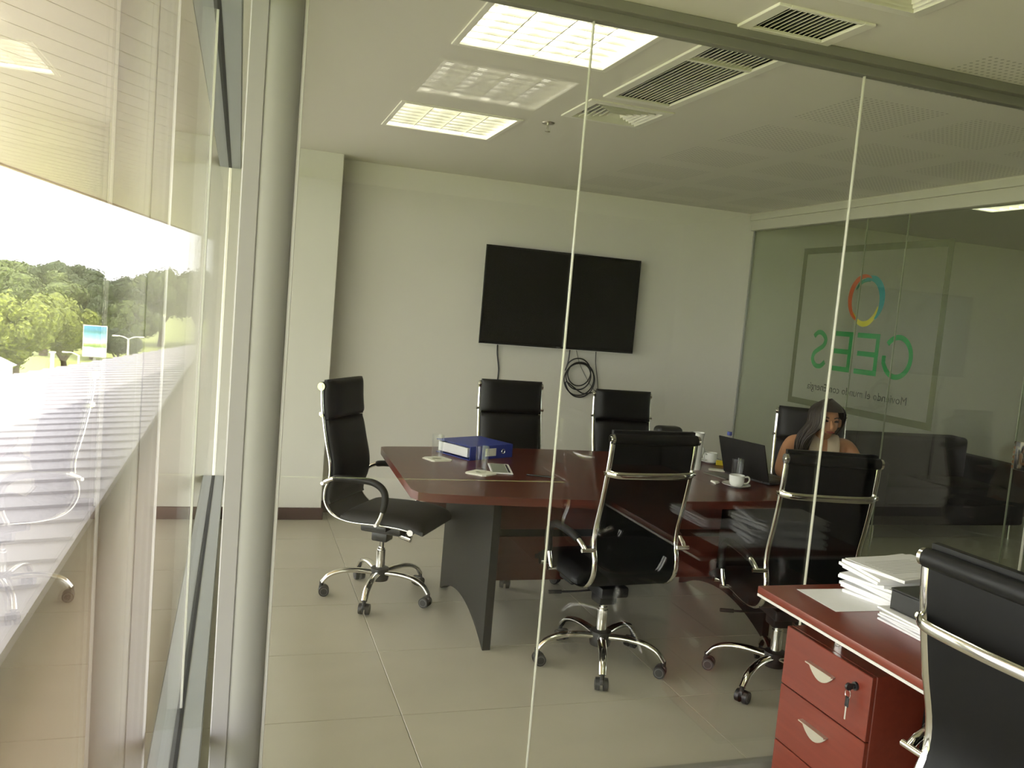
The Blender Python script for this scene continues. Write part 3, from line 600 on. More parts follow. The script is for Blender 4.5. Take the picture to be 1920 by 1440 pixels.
place(tag(part('tea_sachet', mat('yellow_print', (0.62, 0.50, 0.02), 0.5, var=0.1), None, lambda m: m.box(-0.022, 0.022, -0.004, 0.004, 0, 0.030, 0.0015, 1), 0), 'small yellow tea sachet leaning on the back coffee cup', 'sachet', 'tea sachets'), 2.815, 4.425, TZ, R(-20))
place(tag(part('tea_sachet', mat('orange_print', (0.55, 0.14, 0.02), 0.5, var=0.1), None, lambda m: m.box(-0.03, 0.03, -0.02, 0.02, 0, 0.004, 0.001, 1), 0), 'small orange sachet lying flat between back cup and laptop', 'sachet', 'tea sachets'), 2.835, 4.36, TZ, R(15))
place(tag(part('folded_napkin', NAPK, None, lambda m: (m.box(-0.05, 0.05, -0.03, 0.03, 0, 0.003, 0.001, 1), m.box(-0.044, 0.05, -0.028, 0.026, 0.0032, 0.006, 0.001, 1)), 20), 'flat white folded napkin between the vase and the laptop', 'napkin'), 2.700, 4.26, TZ, R(-30))
nb = tag(empty('notebook', (2.625, 4.09, TZ), R(12)), 'thin grey notebook with a pen on it in front of the laptop', 'notebook')
part('cover', mat('grey_cover', (0.16, 0.15, 0.12), 0.5, var=0.1), nb, lambda m: m.box(-0.055, 0.055, -0.09, 0.09, 0, 0.006, 0.0015, 1)); part('elastic_band', PLASTIC, nb, lambda m: m.box(-0.048, -0.042, -0.091, 0.091, 0.006, 0.0075))
lt = tag(empty('laptop', (2.735, 4.015, TZ), R(-74.6)), 'open black laptop on the table seen from behind its lid', 'laptop')
part('base', PLASTIC, lt, lambda m: m.box(-0.162, 0.162, 0.0, 0.225, 0.002, 0.020, 0.004)); part('keyboard', BEZEL, lt, lambda m: m.box(-0.14, 0.14, 0.02, 0.13, 0.020, 0.0215)); part('touchpad', GREYP, lt, lambda m: m.box(-0.05, 0.05, 0.145, 0.21, 0.020, 0.021))
LM = Matrix.Translation((0, 0, 0.018)) @ Matrix.Rotation(R(19), 4, 'X')
ld = part('lid', mat('laptop_lid', (0.007, 0.007, 0.0075), 0.6, var=0.1, spec=0.2), lt, lambda m: m.box(-0.162, 0.162, -0.009, 0.0, 0.0, 0.218, 0.003, M=LM)); part('screen', SCREEN, ld, lambda m: m.box(-0.15, 0.15, 0.0002, 0.001, 0.015, 0.208, M=LM)); part('hinge', PLASTIC, lt, lambda m: m.cyl((-0.12, 0.0, 0.016), (0.12, 0.0, 0.016), 0.007, n=10))
bt = tag(empty('water_bottle', (2.905, 4.49, TZ)), 'small clear bottle with a blue cap behind the laptop', 'bottle')
part('body', TUMBLER, bt, lambda m: m.lathe([(0.002, 0), (0.026, 0), (0.028, 0.01), (0.028, 0.12), (0.012, 0.165), (0.012, 0.178), (0.002, 0.178)], 24)); part('cap', mat('blue_cap', (0.06, 0.08, 0.32), 0.4), bt, lambda m: m.cyl((0, 0, 0.176), (0, 0, 0.198), 0.015, n=18)); part('label_band', mat('bottle_label', (0.30, 0.33, 0.45), 0.5), bt, lambda m: m.lathe([(0.0283, 0.05), (0.0288, 0.05), (0.0288, 0.10), (0.0283, 0.10)], 24, closed=True))
bg_ = tag(empty('black_bag', (2.545, 4.61, TZ)), 'rounded black bag on the table behind the middle chair back', 'bag')
part('body', LEATHER, bg_, lambda m: m.box(-0.085, 0.085, -0.05, 0.05, 0, 0.19, 0.035, 4), 60); part('flap', PLASTIC, bg_, lambda m: m.box(-0.086, 0.086, -0.053, 0.045, 0.12, 0.202, 0.03, 4), 60)
# ------------------------------------------------------------------ television and its cables
tv = tag(empty('television', (2.346, YB, 1.68)), 'large black flat-screen television mounted on the back wall', 'television')
part('back_shell', BEZEL, tv, lambda m: m.box(-0.62, 0.62, -0.070, -0.03, -0.355, 0.355, 0.006, 1)); part('bezel', BEZEL, tv, lambda m: (m.box(-0.632, 0.632, -0.082, -0.068, 0.354, 0.366), m.box(-0.632, 0.632, -0.082, -0.068, -0.366, -0.350), m.box(-0.632, -0.622, -0.082, -0.068, -0.35, 0.354), m.box(0.622, 0.632, -0.082, -0.068, -0.35, 0.354)), 0)
part('screen', SCREEN, tv, lambda m: m.box(-0.622, 0.622, -0.078, -0.070, -0.35, 0.354), 0); part('silver_strip', ALUW, tv, lambda m: m.box(-0.632, 0.632, -0.083, -0.072, -0.369, -0.366), 0); part('maker_badge', GREYP, tv, lambda m: m.box(-0.016, 0.016, -0.084, -0.082, -0.362, -0.354), 0)
part('wall_bracket', PLASTIC, tv, lambda m: m.box(-0.2, 0.2, -0.03, -0.002, -0.18, 0.18, 0.003, 1), 0)
def cable(label, pts, r=0.004, n=8):
    o = part('cable', CORD, None, lambda m: m.tube(catmull(pts, n), r, 6), 60); return tag(o, label, 'cable', 'cables under the television')
YW = YB - 0.012
cable('black power cable hanging from the left part of the television', [(1.88, YW, 1.33), (1.885, YW, 1.24), (1.905, YW, 1.13), (1.905, YW, 1.04), (1.895, YW, 0.90), (1.90, YW, 0.6), (1.90, YW, 0.35)], 0.0055)
YK = YW - 0.014
coil = [(2.468, YK, 1.33), (2.462, YK, 1.22)]
for i in range(0, 41):
    a = R(180 - i * 36 + 0); k = i / 40; rr = 0.112 - 0.018 * math.sin(3.1 * k * 2); coil.append((2.555 + 0.018 * k + rr * math.cos(a), YK - 0.002 - 0.010 * (i % 10) / 10, 1.145 - 0.085 * k + rr * 1.02 * math.sin(a)))
coil += [(2.60, YK, 0.975), (2.70, YK, 0.985), (2.80, YK, 0.99), (2.9, YK, 0.95)]
cable('coiled black cable hanging in loops under the television', coil, 0.0052, 4)
cable('thin black cable hanging from the right part of the television', [(2.695, YW, 1.33), (2.70, YW, 1.22), (2.73, YW, 1.08), (2.745, YW, 0.95), (2.75, YW, 0.7), (2.75, YW, 0.4)], 0.003)
cable('very thin dark wire slanting down through the cable coil', [(2.52, YW, 1.33), (2.57, YW + 0.004, 1.20), (2.66, YW + 0.004, 1.06), (2.72, YW + 0.004, 0.98), (2.74, YW + 0.004, 0.8)], 0.0018)
# ------------------------------------------------------------------ seated woman
pw = tag(empty('person', (3.275, 4.13, 0), R(-113 - 90)), 'woman with long dark hair in a sleeveless beige top, bent over the table', 'person')
def skinned(name, chains, material, parent, sub=2):
    vs = []; es = []; rs = []; idx = {}
    for ch in chains:
        prev = None
        for nm, co, r in ch:
            if nm in idx: k = idx[nm]
            else: k = idx[nm] = len(vs); vs.append(co); rs.append(r)
            if prev is not None: es.append((prev, k))
            prev = k
    me = bpy.data.meshes.new(name); me.from_pydata(vs, es, []); o = bpy.data.objects.new(name, me); COL.objects.link(o)
    md = o.modifiers.new('skin', 'SKIN'); md.use_smooth_shade = True
    sv = me.skin_vertices[0].data
    for k, r in enumerate(rs): sv[k].radius = (r if isinstance(r, tuple) else (r, r)); sv[k].use_root = (k == 0)
    sb_ = o.modifiers.new('sub', 'SUBSURF'); sb_.levels = sub; sb_.render_levels = sub
    bpy.context.view_layer.update(); dg = bpy.context.evaluated_depsgraph_get()
    m2 = bpy.data.meshes.new_from_object(o.evaluated_get(dg)); bpy.data.objects.remove(o)
    m2.materials.clear(); m2.materials.append(material); m2.shade_smooth()
    o = bpy.data.objects.new(name, m2); COL.objects.link(o); o.parent = parent; return o
# local frame: +y forward (facing), x to her left/right, z up
HX, HY, HZ = 0.0, 0.13, 1.105            # head centre
body = [[('pel', (0, -0.02, 0.53), (0.15, 0.11)), ('wai', (0, 0.0, 0.66), (0.115, 0.09)), ('che', (0, 0.035, 0.83), (0.135, 0.095)), ('upc', (0, 0.04, 0.935), (0.12, 0.075)), ('nk', (0, 0.055, 0.995), (0.05, 0.05)), ('nk2', (0, 0.085, 1.04), (0.046, 0.048)), ('hd', (0, 0.115, 1.085), (0.070, 0.080)), ('hd2', (0, 0.128, 1.135), (0.074, 0.090)), ('hd3', (0, 0.132, 1.180), (0.055, 0.065))],
        [('hd', (0, 0, 0), 0), ('fc', (0, 0.185, 1.075), (0.045, 0.040)), ('ch', (0, 0.192, 1.030), (0.026, 0.022))]]
for s in (-1, 1):
    body.append([('upc', 0, 0), ('sh%d' % s, (s * 0.165, 0.035, 0.955), 0.052), ('el%d' % s, (s * 0.235, 0.14, 0.78), 0.038), ('wr%d' % s, (s * 0.12, 0.37, 0.785), 0.026), ('pm%d' % s, (s * 0.085, 0.43, 0.782), (0.034, 0.016)), ('kn%d' % s, (s * 0.07, 0.46, 0.780), (0.036, 0.014))])
    for q, (dx, ln) in enumerate(((-0.024, 0.062), (-0.008, 0.072), (0.008, 0.068), (0.024, 0.054))):
        body.append([('kn%d' % s, 0, 0), ('f%d%da' % (s, q), (s * 0.07 + dx, 0.478, 0.782), 0.0085), ('f%d%db' % (s, q), (s * 0.068 + dx * 1.15, 0.478 + ln * 0.5, 0.782), 0.0078), ('f%d%dc' % (s, q), (s * 0.068 + dx * 1.2, 0.478 + ln, 0.768), 0.0065)])
    body.append([('pm%d' % s, 0, 0), ('t%da' % s, (s * 0.085 - s * 0.038, 0.435, 0.779), 0.0105), ('t%db' % s, (s * 0.085 - s * 0.058, 0.458, 0.774), 0.009), ('t%dc' % s, (s * 0.085 - s * 0.066, 0.482, 0.770), 0.007)])
    body.append([('pel', 0, 0), ('hp%d' % s, (s * 0.095, 0.03, 0.525), 0.082), ('ke%d' % s, (s * 0.10, 0.42, 0.535), 0.056), ('an%d' % s, (s * 0.10, 0.40, 0.10), 0.034), ('to%d' % s, (s * 0.105, 0.52, 0.045), (0.036, 0.030))])
skinned('body', body, SKIN, pw)
skinned('beige_top', [[('a', (0, -0.005, 0.56), (0.150, 0.118)), ('b', (0, 0.0, 0.66), (0.125, 0.102)), ('c', (0, 0.037, 0.83), (0.145, 0.107)), ('d', (0, 0.041, 0.925), (0.138, 0.094))], [('d', 0, 0), ('e', (0.075, 0.055, 1.000), (0.036, 0.074))], [('d', 0, 0), ('f', (-0.075, 0.055, 1.000), (0.036, 0.074))]], CLOTH, pw)
skinned('trousers', [[('p', (0, -0.02, 0.53), (0.160, 0.118)), ('q1', (0.095, 0.03, 0.525), 0.092), ('q2', (0.10, 0.42, 0.535), 0.066), ('q3', (0.10, 0.40, 0.13), 0.046)], [('p', 0, 0), ('r1', (-0.095, 0.03, 0.525), 0.092), ('r2', (-0.10, 0.42, 0.535), 0.066), ('r3', (-0.10, 0.40, 0.13), 0.046)]], TROUS, pw)
for s in (-1, 1): part('strap', CLOTH, pw, lambda m: m.sweep(catmull([(s * 0.058, -0.045, 0.955), (s * 0.062, 0.01, 1.003), (s * 0.060, 0.065, 1.010), (s * 0.052, 0.128, 0.968), (s * 0.045, 0.160, 0.88)], 6), (1, 0, 0), [(0.034 * math.cos(2 * math.pi * q / 10), 0.007 * math.sin(2 * math.pi * q / 10)) for q in range(10)]), 60); part('shoe', PLASTIC, pw, lambda m: m.box(s * 0.105 - 0.042, s * 0.105 + 0.042, 0.37, 0.60, 0.0, 0.075, 0.028, 3), 60)
def face(m):
    m.mi = 0; m.tube(catmull([(0, 0.212, 1.108), (0, 0.232, 1.088), (0, 0.236, 1.074), (0, 0.222, 1.066)], 4), lambda u: 0.006 + 0.006 * math.sin(math.pi * u), 8)
    m.mi = 1; m.tube([(-0.022, 0.214, 1.047), (0, 0.222, 1.046), (0.022, 0.214, 1.047)], lambda u: 0.003 + 0.004 * math.sin(math.pi * u), 8)
    m.mi = 2
    for s in (-1, 1): m.tube(catmull([(s * 0.016, 0.212, 1.106), (s * 0.030, 0.211, 1.109), (s * 0.044, 0.200, 1.105)], 4), lambda u: 0.002 + 0.004 * math.sin(math.pi * u), 8); m.tube(catmull([(s * 0.014, 0.213, 1.124), (s * 0.030, 0.212, 1.130), (s * 0.050, 0.198, 1.124)], 4), 0.0028, 6)
    m.mi = 0
    for s in (-1, 1): m.lathe([(0.001, -0.024), (0.010, -0.018), (0.013, 0), (0.011, 0.02), (0.001, 0.026)], 10, (s * 0.074, 0.11, 1.09))
part('face_features', [SKIN, mat('lips', (0.25, 0.06, 0.05), 0.4), HAIR], pw, face, 60)
def hair(m):
    rnd = random.Random(3); n, mm = 16, 24; vs = []; fs = []
    for i in range(n + 1):
        th = math.pi * 0.62 * i / n
        for j in range(mm):
            ph = 2 * math.pi * j / mm; cut = 1.0
            front = math.sin(ph)                       # +y is the face: lift the hairline there
            t2 = th * (0.62 if front > 0.45 else 1.0 if front < 0.1 else 1.0 - 0.38 * (front - 0.1) / 0.35)
            vs.append((0.092 * math.sin(t2) * math.cos(ph), 0.118 + 0.108 * math.sin(t2) * math.sin(ph), 1.125 + 0.098 * math.cos(t2)))
    for i in range(n):
        for j in range(mm): fs.append([i * mm + j, i * mm + (j + 1) % mm, (i + 1) * mm + (j + 1) % mm, (i + 1) * mm + j])
    m.add(vs, fs)
    for k in range(120):
        side = 1 if k % 5 else -1                     # the mass of hair falls to one side
        x0 = side * -0.03 + rnd.uniform(-0.05, 0.05) if side > 0 else rnd.uniform(-0.085, -0.05)
        u = rnd.random()
        if side > 0:
            a = R(rnd.uniform(-70, 62)); rt = 0.094
            p0 = (0.02 * u, 0.118 + 0.03 * math.sin(a), 1.222 - 0.01 * u); p1 = (rt * math.cos(a) * 0.92, 0.118 + 0.11 * math.sin(a), 1.165); p2 = (rt * math.cos(a) * 1.08, 0.125 + 0.118 * math.sin(a), 1.08)
            p3 = (0.085 + 0.05 * u + 0.02 * math.cos(a), 0.12 + 0.11 * math.sin(a), 0.97); p4 = (0.095 + 0.05 * rnd.random(), 0.10 + 0.10 * math.sin(a), 0.86 - 0.09 * u)
        else:
            a = R(rnd.uniform(120, 240)) ; p0 = (-0.01, 0.118, 1.222); p1 = (-0.088, 0.09 + 0.05 * math.sin(a), 1.16); p2 = (-0.094, 0.075 + 0.04 * math.sin(a), 1.08); p3 = (-0.08, 0.02 + 0.02 * u, 1.0); p4 = (-0.07, -0.035, 0.90 - 0.06 * u)
        m.tube(catmull([p0, p1, p2, p3, p4], 5), lambda q: 0.0095 * (1 - 0.72 * q) + 0.001, 5)
part('hair', HAIR, pw, hair, 80)
# ------------------------------------------------------------------ near office desk
dk = tag(empty('office_desk', (2.03, 1.55, 0)), 'red wooden office desk with pale edge trim in the lower right corner', 'desk')
DX0, DX1, DY0, DY1 = 1.655 - 2.03, 2.40 - 2.03, 0.62 - 1.55, 2.30 - 1.55
part('desk_top', DESKW, dk, lambda m: m.box(DX0, DX1, DY0, DY1, 0.728, 0.753, 0.004, 2), 30)
part('edge_trim', TRIMW, dk, lambda m: m.box(DX0 + 0.001, DX1 - 0.001, DY0 + 0.001, DY1 - 0.001, 0.7195, 0.728), 0)
part('back_panel', BLACKL, dk, lambda m: m.box(0.29, 0.31, DY0 + 0.05, DY1 - 0.03, 0.12, 0.7195), 0)
part('end_panel', BLACKL, dk, lambda m: m.box(DX0 + 0.12, DX1 - 0.03, DY0 + 0.03, DY0 + 0.06, 0.0, 0.7195), 0)
part('end_panel', BLACKL, dk, lambda m: m.box(-0.05, 0.29, 0.315, 0.340, 0.0, 0.7195), 0)
pd = tag(empty('drawer_pedestal', (1.79, 2.103, 0)), 'red wooden drawer pedestal under the desk with curved silver handles', 'cabinet')
part('carcass', DESKW, pd, lambda m: m.box(0.018, 0.44, -0.2, 0.2, 0.03, 0.612, 0.002, 1), 0)
part('plinth', BLACKL, pd, lambda m: m.box(0.03, 0.43, -0.19, 0.19, 0.0, 0.03), 0)
for z0, z1 in ((0.418, 0.612), (0.224, 0.414), (0.032, 0.220)):
    d = part('drawer', DESKW, pd, lambda m: m.box(0, 0.0178, -0.2, 0.2, z0, z1, 0.002, 1), 0)
    zc = z0 + 0.128
    def handle(m):
        n = 16; out = [(0.062 - 0.124 * i / n, 0.0) for i in range(n + 1)]; arc = [(-0.062 + 0.124 * i / n, -0.040 * math.sin(math.pi * i / n) ** 0.8) for i in range(1, n)]
        m.prism(out + arc, -0.006, (-0.0005, 0, zc), (0, 1, 0), (0, 0, 1), (1, 0, 0)); m.prism(out, -0.02, (0, 0, zc), (0, 1, 0), (0, 0, 1), (1, 0, 0)) if False else None
        m.box(-0.018, -0.0005, -0.062, 0.062, zc - 0.003, zc + 0.001)
    h_ = part('handle', HANDLE, d, handle, 30); h_.location = (0, -0.0 + 0.01, 0)
for sx in (0.06, 0.38): part('standoff', CHROME, pd, lambda m: m.cyl((sx, 0.012, 0.612), (sx, 0.012, 0.7195), 0.022, n=20), 40)
lk = part('lock', PLASTIC, pd, lambda m: (m.cyl((0, -0.140, 0.560), (-0.006, -0.140, 0.560), 0.013, n=18), m.cyl((-0.006, -0.140, 0.560), (-0.012, -0.140, 0.560), 0.007, n=10)), 40)
ky = tag(empty('key_bunch', (1.776, 1.963, 0.548)), 'keys hanging from the lock of the top drawer', 'key')
part('key_in_lock', PLASTIC, ky, lambda m: (m.box(-0.016, 0.003, -0.003, 0.003, 0.004, 0.020, 0.001, 1), m.cyl((-0.012, -0.004, 0.012), (-0.012, 0.004, 0.012), 0.011, n=14)))
part('key_ring', CHROME, ky, lambda m: m.tube([(-0.012, 0.011 * math.cos(a * 0.4189), -0.010 + 0.014 * math.sin(a * 0.4189)) for a in range(15)], 0.0012, 6, True))
part('hanging_key', CHROME, ky, lambda m: (m.box(-0.0135, -0.0105, -0.003, 0.003, -0.088, -0.045),))
part('key_grip', PLASTIC, ky, lambda m: m.box(-0.0145, -0.0095, -0.008, 0.008, -0.050, -0.018, 0.002, 1))
# papers on the desk
def sheet(name, x, y, z, rz, wd, ln, th, label, cat, group):
    o = part(name, PAPER, None, lambda m: m.box(-wd / 2, wd / 2, -ln / 2, ln / 2, 0, th, min(th * 0.3, 0.001), 1), 0); tag(o, label, cat, group); return place(o, x, y, z, rz)
DZ = 0.753
sheet('paper_sheet', 1.872, 2.150, DZ + 0.0002, R(-2), 0.21, 0.20, 0.0008, 'single loose white sheet flat on the red desk, left of the paper stack', 'paper', 'papers on the desk')
ORD = ['lowest', 'second from the bottom', 'third from the bottom', 'fourth from the bottom', 'fifth from the bottom', 'fifth from the top', 'fourth from the top', 'third from the top', 'second from the top', 'topmost']
rnd = random.Random(11); z = DZ + 0.001
for k in range(10):
    th = 0.010
    sheet('paper_bundle', 2.095 + rnd.uniform(-0.014, 0.014), 2.155 + rnd.uniform(-0.012, 0.012), z, R(rnd.uniform(-13, 13) + 4), 0.30, 0.215, th, 'white paper bundle, %s, in the tall fanned stack at the desk end' % ORD[k], 'paper', 'tall paper stack on the desk'); z += th + 0.0004
tp = sheet('paper_sheet', 2.10, 2.155, z, R(6), 0.30, 0.215, 0.0012, 'top printed sheet of the tall paper stack on the desk', 'paper', None)
def lines(m):
    r2 = random.Random(5)
    for k in range(9): m.box(-0.12, 0.06 + r2.uniform(-0.02, 0.05), 0.05 - k * 0.014, 0.053 - k * 0.014, 0.0012, 0.0014)
part('printed_lines', mat('faint_print', (0.42, 0.42, 0.42), 0.8), tp, lines, 0)
z = DZ + 0.0002
for k in range(6):
    th = 0.0062
    sheet('paper_bundle', 1.965 + rnd.uniform(-0.010, 0.010), 1.845 + rnd.uniform(-0.012, 0.010), z, R(rnd.uniform(-8, 8)), 0.215, 0.28, th, 'white paper bundle, %s, in the low stack under the black desk tray' % (ORD[k] if k < 5 else 'topmost'), 'paper', 'low paper stack on the desk'); z += th + 0.0003
bx = tag(empty('desk_tray', (1.985, 1.900, z + 0.0005), R(4)), 'small black plastic desk tray standing on the low paper stack', 'tray')
part('tray_shell', PLASTIC, bx, lambda m: (m.box(-0.10, 0.10, -0.075, 0.075, 0, 0.006, 0.002, 1), m.box(-0.10, -0.094, -0.075, 0.075, 0.004, 0.058, 0.002, 1), m.box(0.094, 0.10, -0.075, 0.075, 0.004, 0.058, 0.002, 1), m.box(-0.10, 0.10, -0.075, -0.069, 0.004, 0.058, 0.002, 1), m.box(-0.10, 0.10, 0.069, 0.075, 0.004, 0.058, 0.002, 1)))
part('tray_cover', PLASTIC, bx, lambda m: m.box(-0.102, 0.102, -0.077, 0.077, 0.058, 0.064, 0.002, 1))
# ------------------------------------------------------------------ lobby sofa
SOFA = mat('matte_black_upholstery', (0.004, 0.004, 0.0042), 0.6, var=0.2, scale=80, spec=0.12)
sf = tag(empty('sofa', (5.62, 5.72, 0)), 'black leather sofa against the lobby wall beyond the logo glass', 'sofa')
part('frame', SOFA, sf, lambda m: m.box(-0.80, 0.80, -0.34, 0.36, 0.12, 0.30, 0.02, 2), 50)
part('backrest', SOFA, sf, lambda m: m.box(-0.66, 0.66, 0.16, 0.38, 0.28, 0.785, 0.04, 3), 50)
for s in (-1, 1):
    part('armrest', SOFA, sf, lambda m: m.box(s * 0.73 - 0.085, s * 0.73 + 0.085, -0.35, 0.37, 0.12, 0.63, 0.03, 3), 50)
    part('seat_cushion', SOFA, sf, lambda m: m.box(s * 0.32 - 0.318, s * 0.32 + 0.318, -0.34, 0.18, 0.28, 0.44, 0.04, 3), 50)
    for yy in (-0.30, 0.32): part('leg', CHROME, sf, lambda m: m.cyl((s * 0.72, yy, 0), (s * 0.72, yy, 0.125), 0.018, n=12))
# ------------------------------------------------------------------ outside: soffit, ledge, roof
SOFF = mat('soffit_board', (0.62, 0.49, 0.33), 0.28, var=0.06, scale=4); LEDGE = mat('beige_concrete', (0.30, 0.21, 0.15), 0.85, var=0.06, scale=4); ROOFM = mat('roof_sheet', (0.34, 0.325, 0.34), 0.55, var=0.05, scale=2)
so_ = structure(empty('roof_soffit', (0, 0, 0)), 'cream boarded soffit under the roof overhang outside the window')
def clip(poly, a, b, c):       # keep a*x+b*y<=c
    out = []
    for i in range(len(poly)):
        p, q = poly[i], poly[(i + 1) % len(poly)]; dp, dq = a * p[0] + b * p[1] - c, a * q[0] + b * q[1] - c
        if dp <= 0: out.append(p)
        if dp * dq < 0: t = dp / (dp - dq); out.append((p[0] + t * (q[0] - p[0]), p[1] + t * (q[1] - p[1])))
    return out
region = [(-4.2, -2.5), (-0.12, -2.5), (-0.12, 26.2), (-2.55, 10.69)]
da = (math.sin(R(37)), math.cos(R(37))); dn = (da[1], -da[0])
ss_ = [dn[0] * x + dn[1] * y for x, y in region]; s = min(ss_); BW = 0.24
while s < max(ss_):
    pg = clip(clip(region, dn[0], dn[1], s + BW - 0.008), -dn[0], -dn[1], -s)
    if len(pg) > 2: part('board', SOFF, so_, lambda m: m.prism(pg, 0.018, (0, 0, 2.70)), 0)
    s += BW
part('soffit_backing', DARKREC, so_, lambda m: m.prism(region, 0.12, (0, 0, 2.719)), 0)
part('fascia', SOFF, so_, lambda m: m.prism([(-4.24, -2.5), (-4.2, -2.5), (-2.55, 10.69), (-0.12, 26.2), (-0.16, 26.3), (-2.60, 10.72)], 0.30, (0, 0, 2.68)), 0)
structure(MB().box(XF, 8.6, YB + 0.13, 30, -6, 3.2).build('wall_sun_blocker', DARKWALL, None, 0), 'unseen building mass beyond the back wall, added to block the sun')  # unseen mass added to keep the sun off the near part of the roof
structure(MB().box(XF, XE, YN, YB + 0.13, -6, -0.13).build('wall_storey_below', DARKWALL, None, 0), 'storey below the office floor')
structure(MB().box(-1.6, XF - 0.04, YN, 30, -0.75, -0.55).build('ledge', LEDGE, None, 0), 'beige concrete ledge below the window outside')
rf = tag(empty('metal_roof', (-1.06, 4.0, -0.36)), 'pale ribbed metal roof of the lower wing outside the window', 'roof')
# far end of the roof runs diagonally from (-1.1, 29) to (-4.9, 17)
PWD = 0.52
for k in range(56):
    y0 = 0.5 + k * PWD
    far = 14.0 if y0 < 15 else max(0.0, (29.3 - y0) * 0.325)
    if far < 0.3: continue
    ang = math.tan(R(4.3))
    def panel(m):
        m.add([(0, 0, 0), (0, PWD - 0.02, 0), (-far, PWD - 0.02, -far * ang), (-far, 0, -far * ang), (0, 0, -0.04), (0, PWD - 0.02, -0.04), (-far, PWD - 0.02, -far * ang - 0.04), (-far, 0, -far * ang - 0.04)], [[0, 1, 2, 3], [7, 6, 5, 4], [0, 4, 5, 1], [1, 5, 6, 2], [2, 6, 7, 3], [3, 7, 4, 0]])
        m.add([(0, PWD - 0.03, 0), (0, PWD - 0.02, 0.022), (0, PWD - 0.01, 0), (-far, PWD - 0.03, -far * ang), (-far, PWD - 0.02, 0.022 - far * ang), (-far, PWD - 0.01, -far * ang)], [[0, 1, 4, 3], [1, 2, 5, 4], [0, 2, 1], [3, 4, 5]])
    p_ = part('roof_panel', ROOFM, rf, panel, 0); p_.location = (0, y0 - 4.0, 0)
part('edge_flashing', ROOFM, rf, lambda m: m.box(-0.02, 0.02, -3.6, 25.4, -0.06, 0.006), 0)
# ------------------------------------------------------------------ outside: ground and trees
GRASS = mat('grass', (0.28, 0.32, 0.09), 0.9, var=0.25, scale=0.25)
structure(MB().box(-260, 200, -60, 420, -6.4, -6.0).build('ground', GRASS, None, 0), 'sunlit green field outside')
def leafmat(name, c):
    m, t, b = newmat(name); b.inputs['Roughness'].default_value = 0.75
    tc = N(t, 'ShaderNodeTexCoord'); nz = N(t, 'ShaderNodeTexNoise'); nz.inputs['Scale'].default_value = 4.5; nz.inputs['Detail'].default_value = 6; nz.inputs['Roughness'].default_value = 0.7
    t.links.new(tc.outputs['Object'], nz.inputs[0]); rp = N(t, 'ShaderNodeValToRGB'); e = rp.color_ramp.elements
    e[0].position = 0.36; e[0].color = (c[0] * 0.30, c[1] * 0.36, c[2] * 0.5, 1); e[1].position = 0.64; e[1].color = (*[min(1, k * 1.35) for k in c], 1)
    t.links.new(nz.outputs[0], rp.inputs[0]); t.links.new(rp.outputs[0], b.inputs['Base Color'])
    bp = N(t, 'ShaderNodeBump'); bp.inputs['Strength'].default_value = 1.0; bp.inputs['Distance'].default_value = 0.25; t.links.new(nz.outputs[0], bp.inputs['Height']); t.links.new(bp.outputs[0], b.inputs['Normal']); return m
LEAF = [leafmat('leaf_bright', (0.27, 0.31, 0.045)), leafmat('leaf_mid', (0.15, 0.19, 0.045)), leafmat('leaf_dark', (0.085, 0.115, 0.040))]
BARK = mat('bark', (0.10, 0.075, 0.05), 0.9, var=0.2)
def tree(x, y, zc_, rx, rz, kind, label, seed):
    t = tag(empty('tree', (x, y, -6.0)), label, 'tree', 'trees beyond the roof'); h = zc_ + 6.0
    def crown(m):
        rn = random.Random(seed)
        for b in range(34):
            a = rn.uniform(0, 6.283); rr = rn.random() ** 0.5 * rx * 0.78; cz = h + rz * 0.62 * (1 - (rr / rx) ** 2) * rn.uniform(-0.8, 1.0); br = rx * rn.uniform(0.15, 0.28)
            bm = bmesh.new(); bmesh.ops.create_icosphere(bm, subdivisions=2, radius=1.0)
            for v in bm.verts:
                d = v.co.normalized(); q = noise.noise(d * 2.6 + Vector((b * 3.1, seed, 0))) * 0.35 + noise.noise(d * 7 + Vector((seed, b, 1))) * 0.22
                v.co = Vector((rr * math.cos(a), rr * math.sin(a), cz)) + d * br * (1 + q) * 1.0
                v.co.z = cz + (v.co.z - cz) * min(1.2, 1.5 * rz / rx)
            bm.verts.index_update(); m.add([v.co.copy() for v in bm.verts], [[v.index for v in f.verts] for f in bm.faces]); bm.free()
            for q in range(230):
                d = Vector((rn.gauss(0, 1), rn.gauss(0, 1), rn.gauss(0, 1))).normalized(); c = Vector((rr * math.cos(a), rr * math.sin(a), cz)) + Vector((d.x, d.y, d.z * min(1.2, 1.5 * rz / rx))) * br * rn.uniform(0.9, 1.28)
                e1 = d.orthogonal().normalized(); e1.rotate(Matrix.Rotation(rn.uniform(0, 6), 3, d)); e2 = d.cross(e1); sz = rx * rn.uniform(0.03, 0.07)
                m.add([c + e1 * sz, c + e2 * sz * 0.6 + d * sz * 0.3, c - e1 * sz, c - e2 * sz * 0.6 + d * sz * 0.3], [[0, 1, 2, 3]])
    part('crown', LEAF[kind], t, crown, 0)
    part('trunk', BARK, t, lambda m: (m.tube(catmull([(0, 0, 0), (0.1, 0, h * 0.35), (-0.1, 0.1, h * 0.7), (0.05, 0, h)], 4), lambda u: 0.085 * rx * (1.15 - u), 8), m.tube([(0, 0, h * 0.4), (rx * 0.3, 0, h * 0.75), (rx * 0.5, 0.1, h)], lambda u: 0.045 * rx * (1.2 - u), 6), m.tube([(0, 0, h * 0.45), (-rx * 0.32, 0, h * 0.8), (-rx * 0.5, 0.1, h)], lambda u: 0.045 * rx * (1.2 - u), 6)), 60)
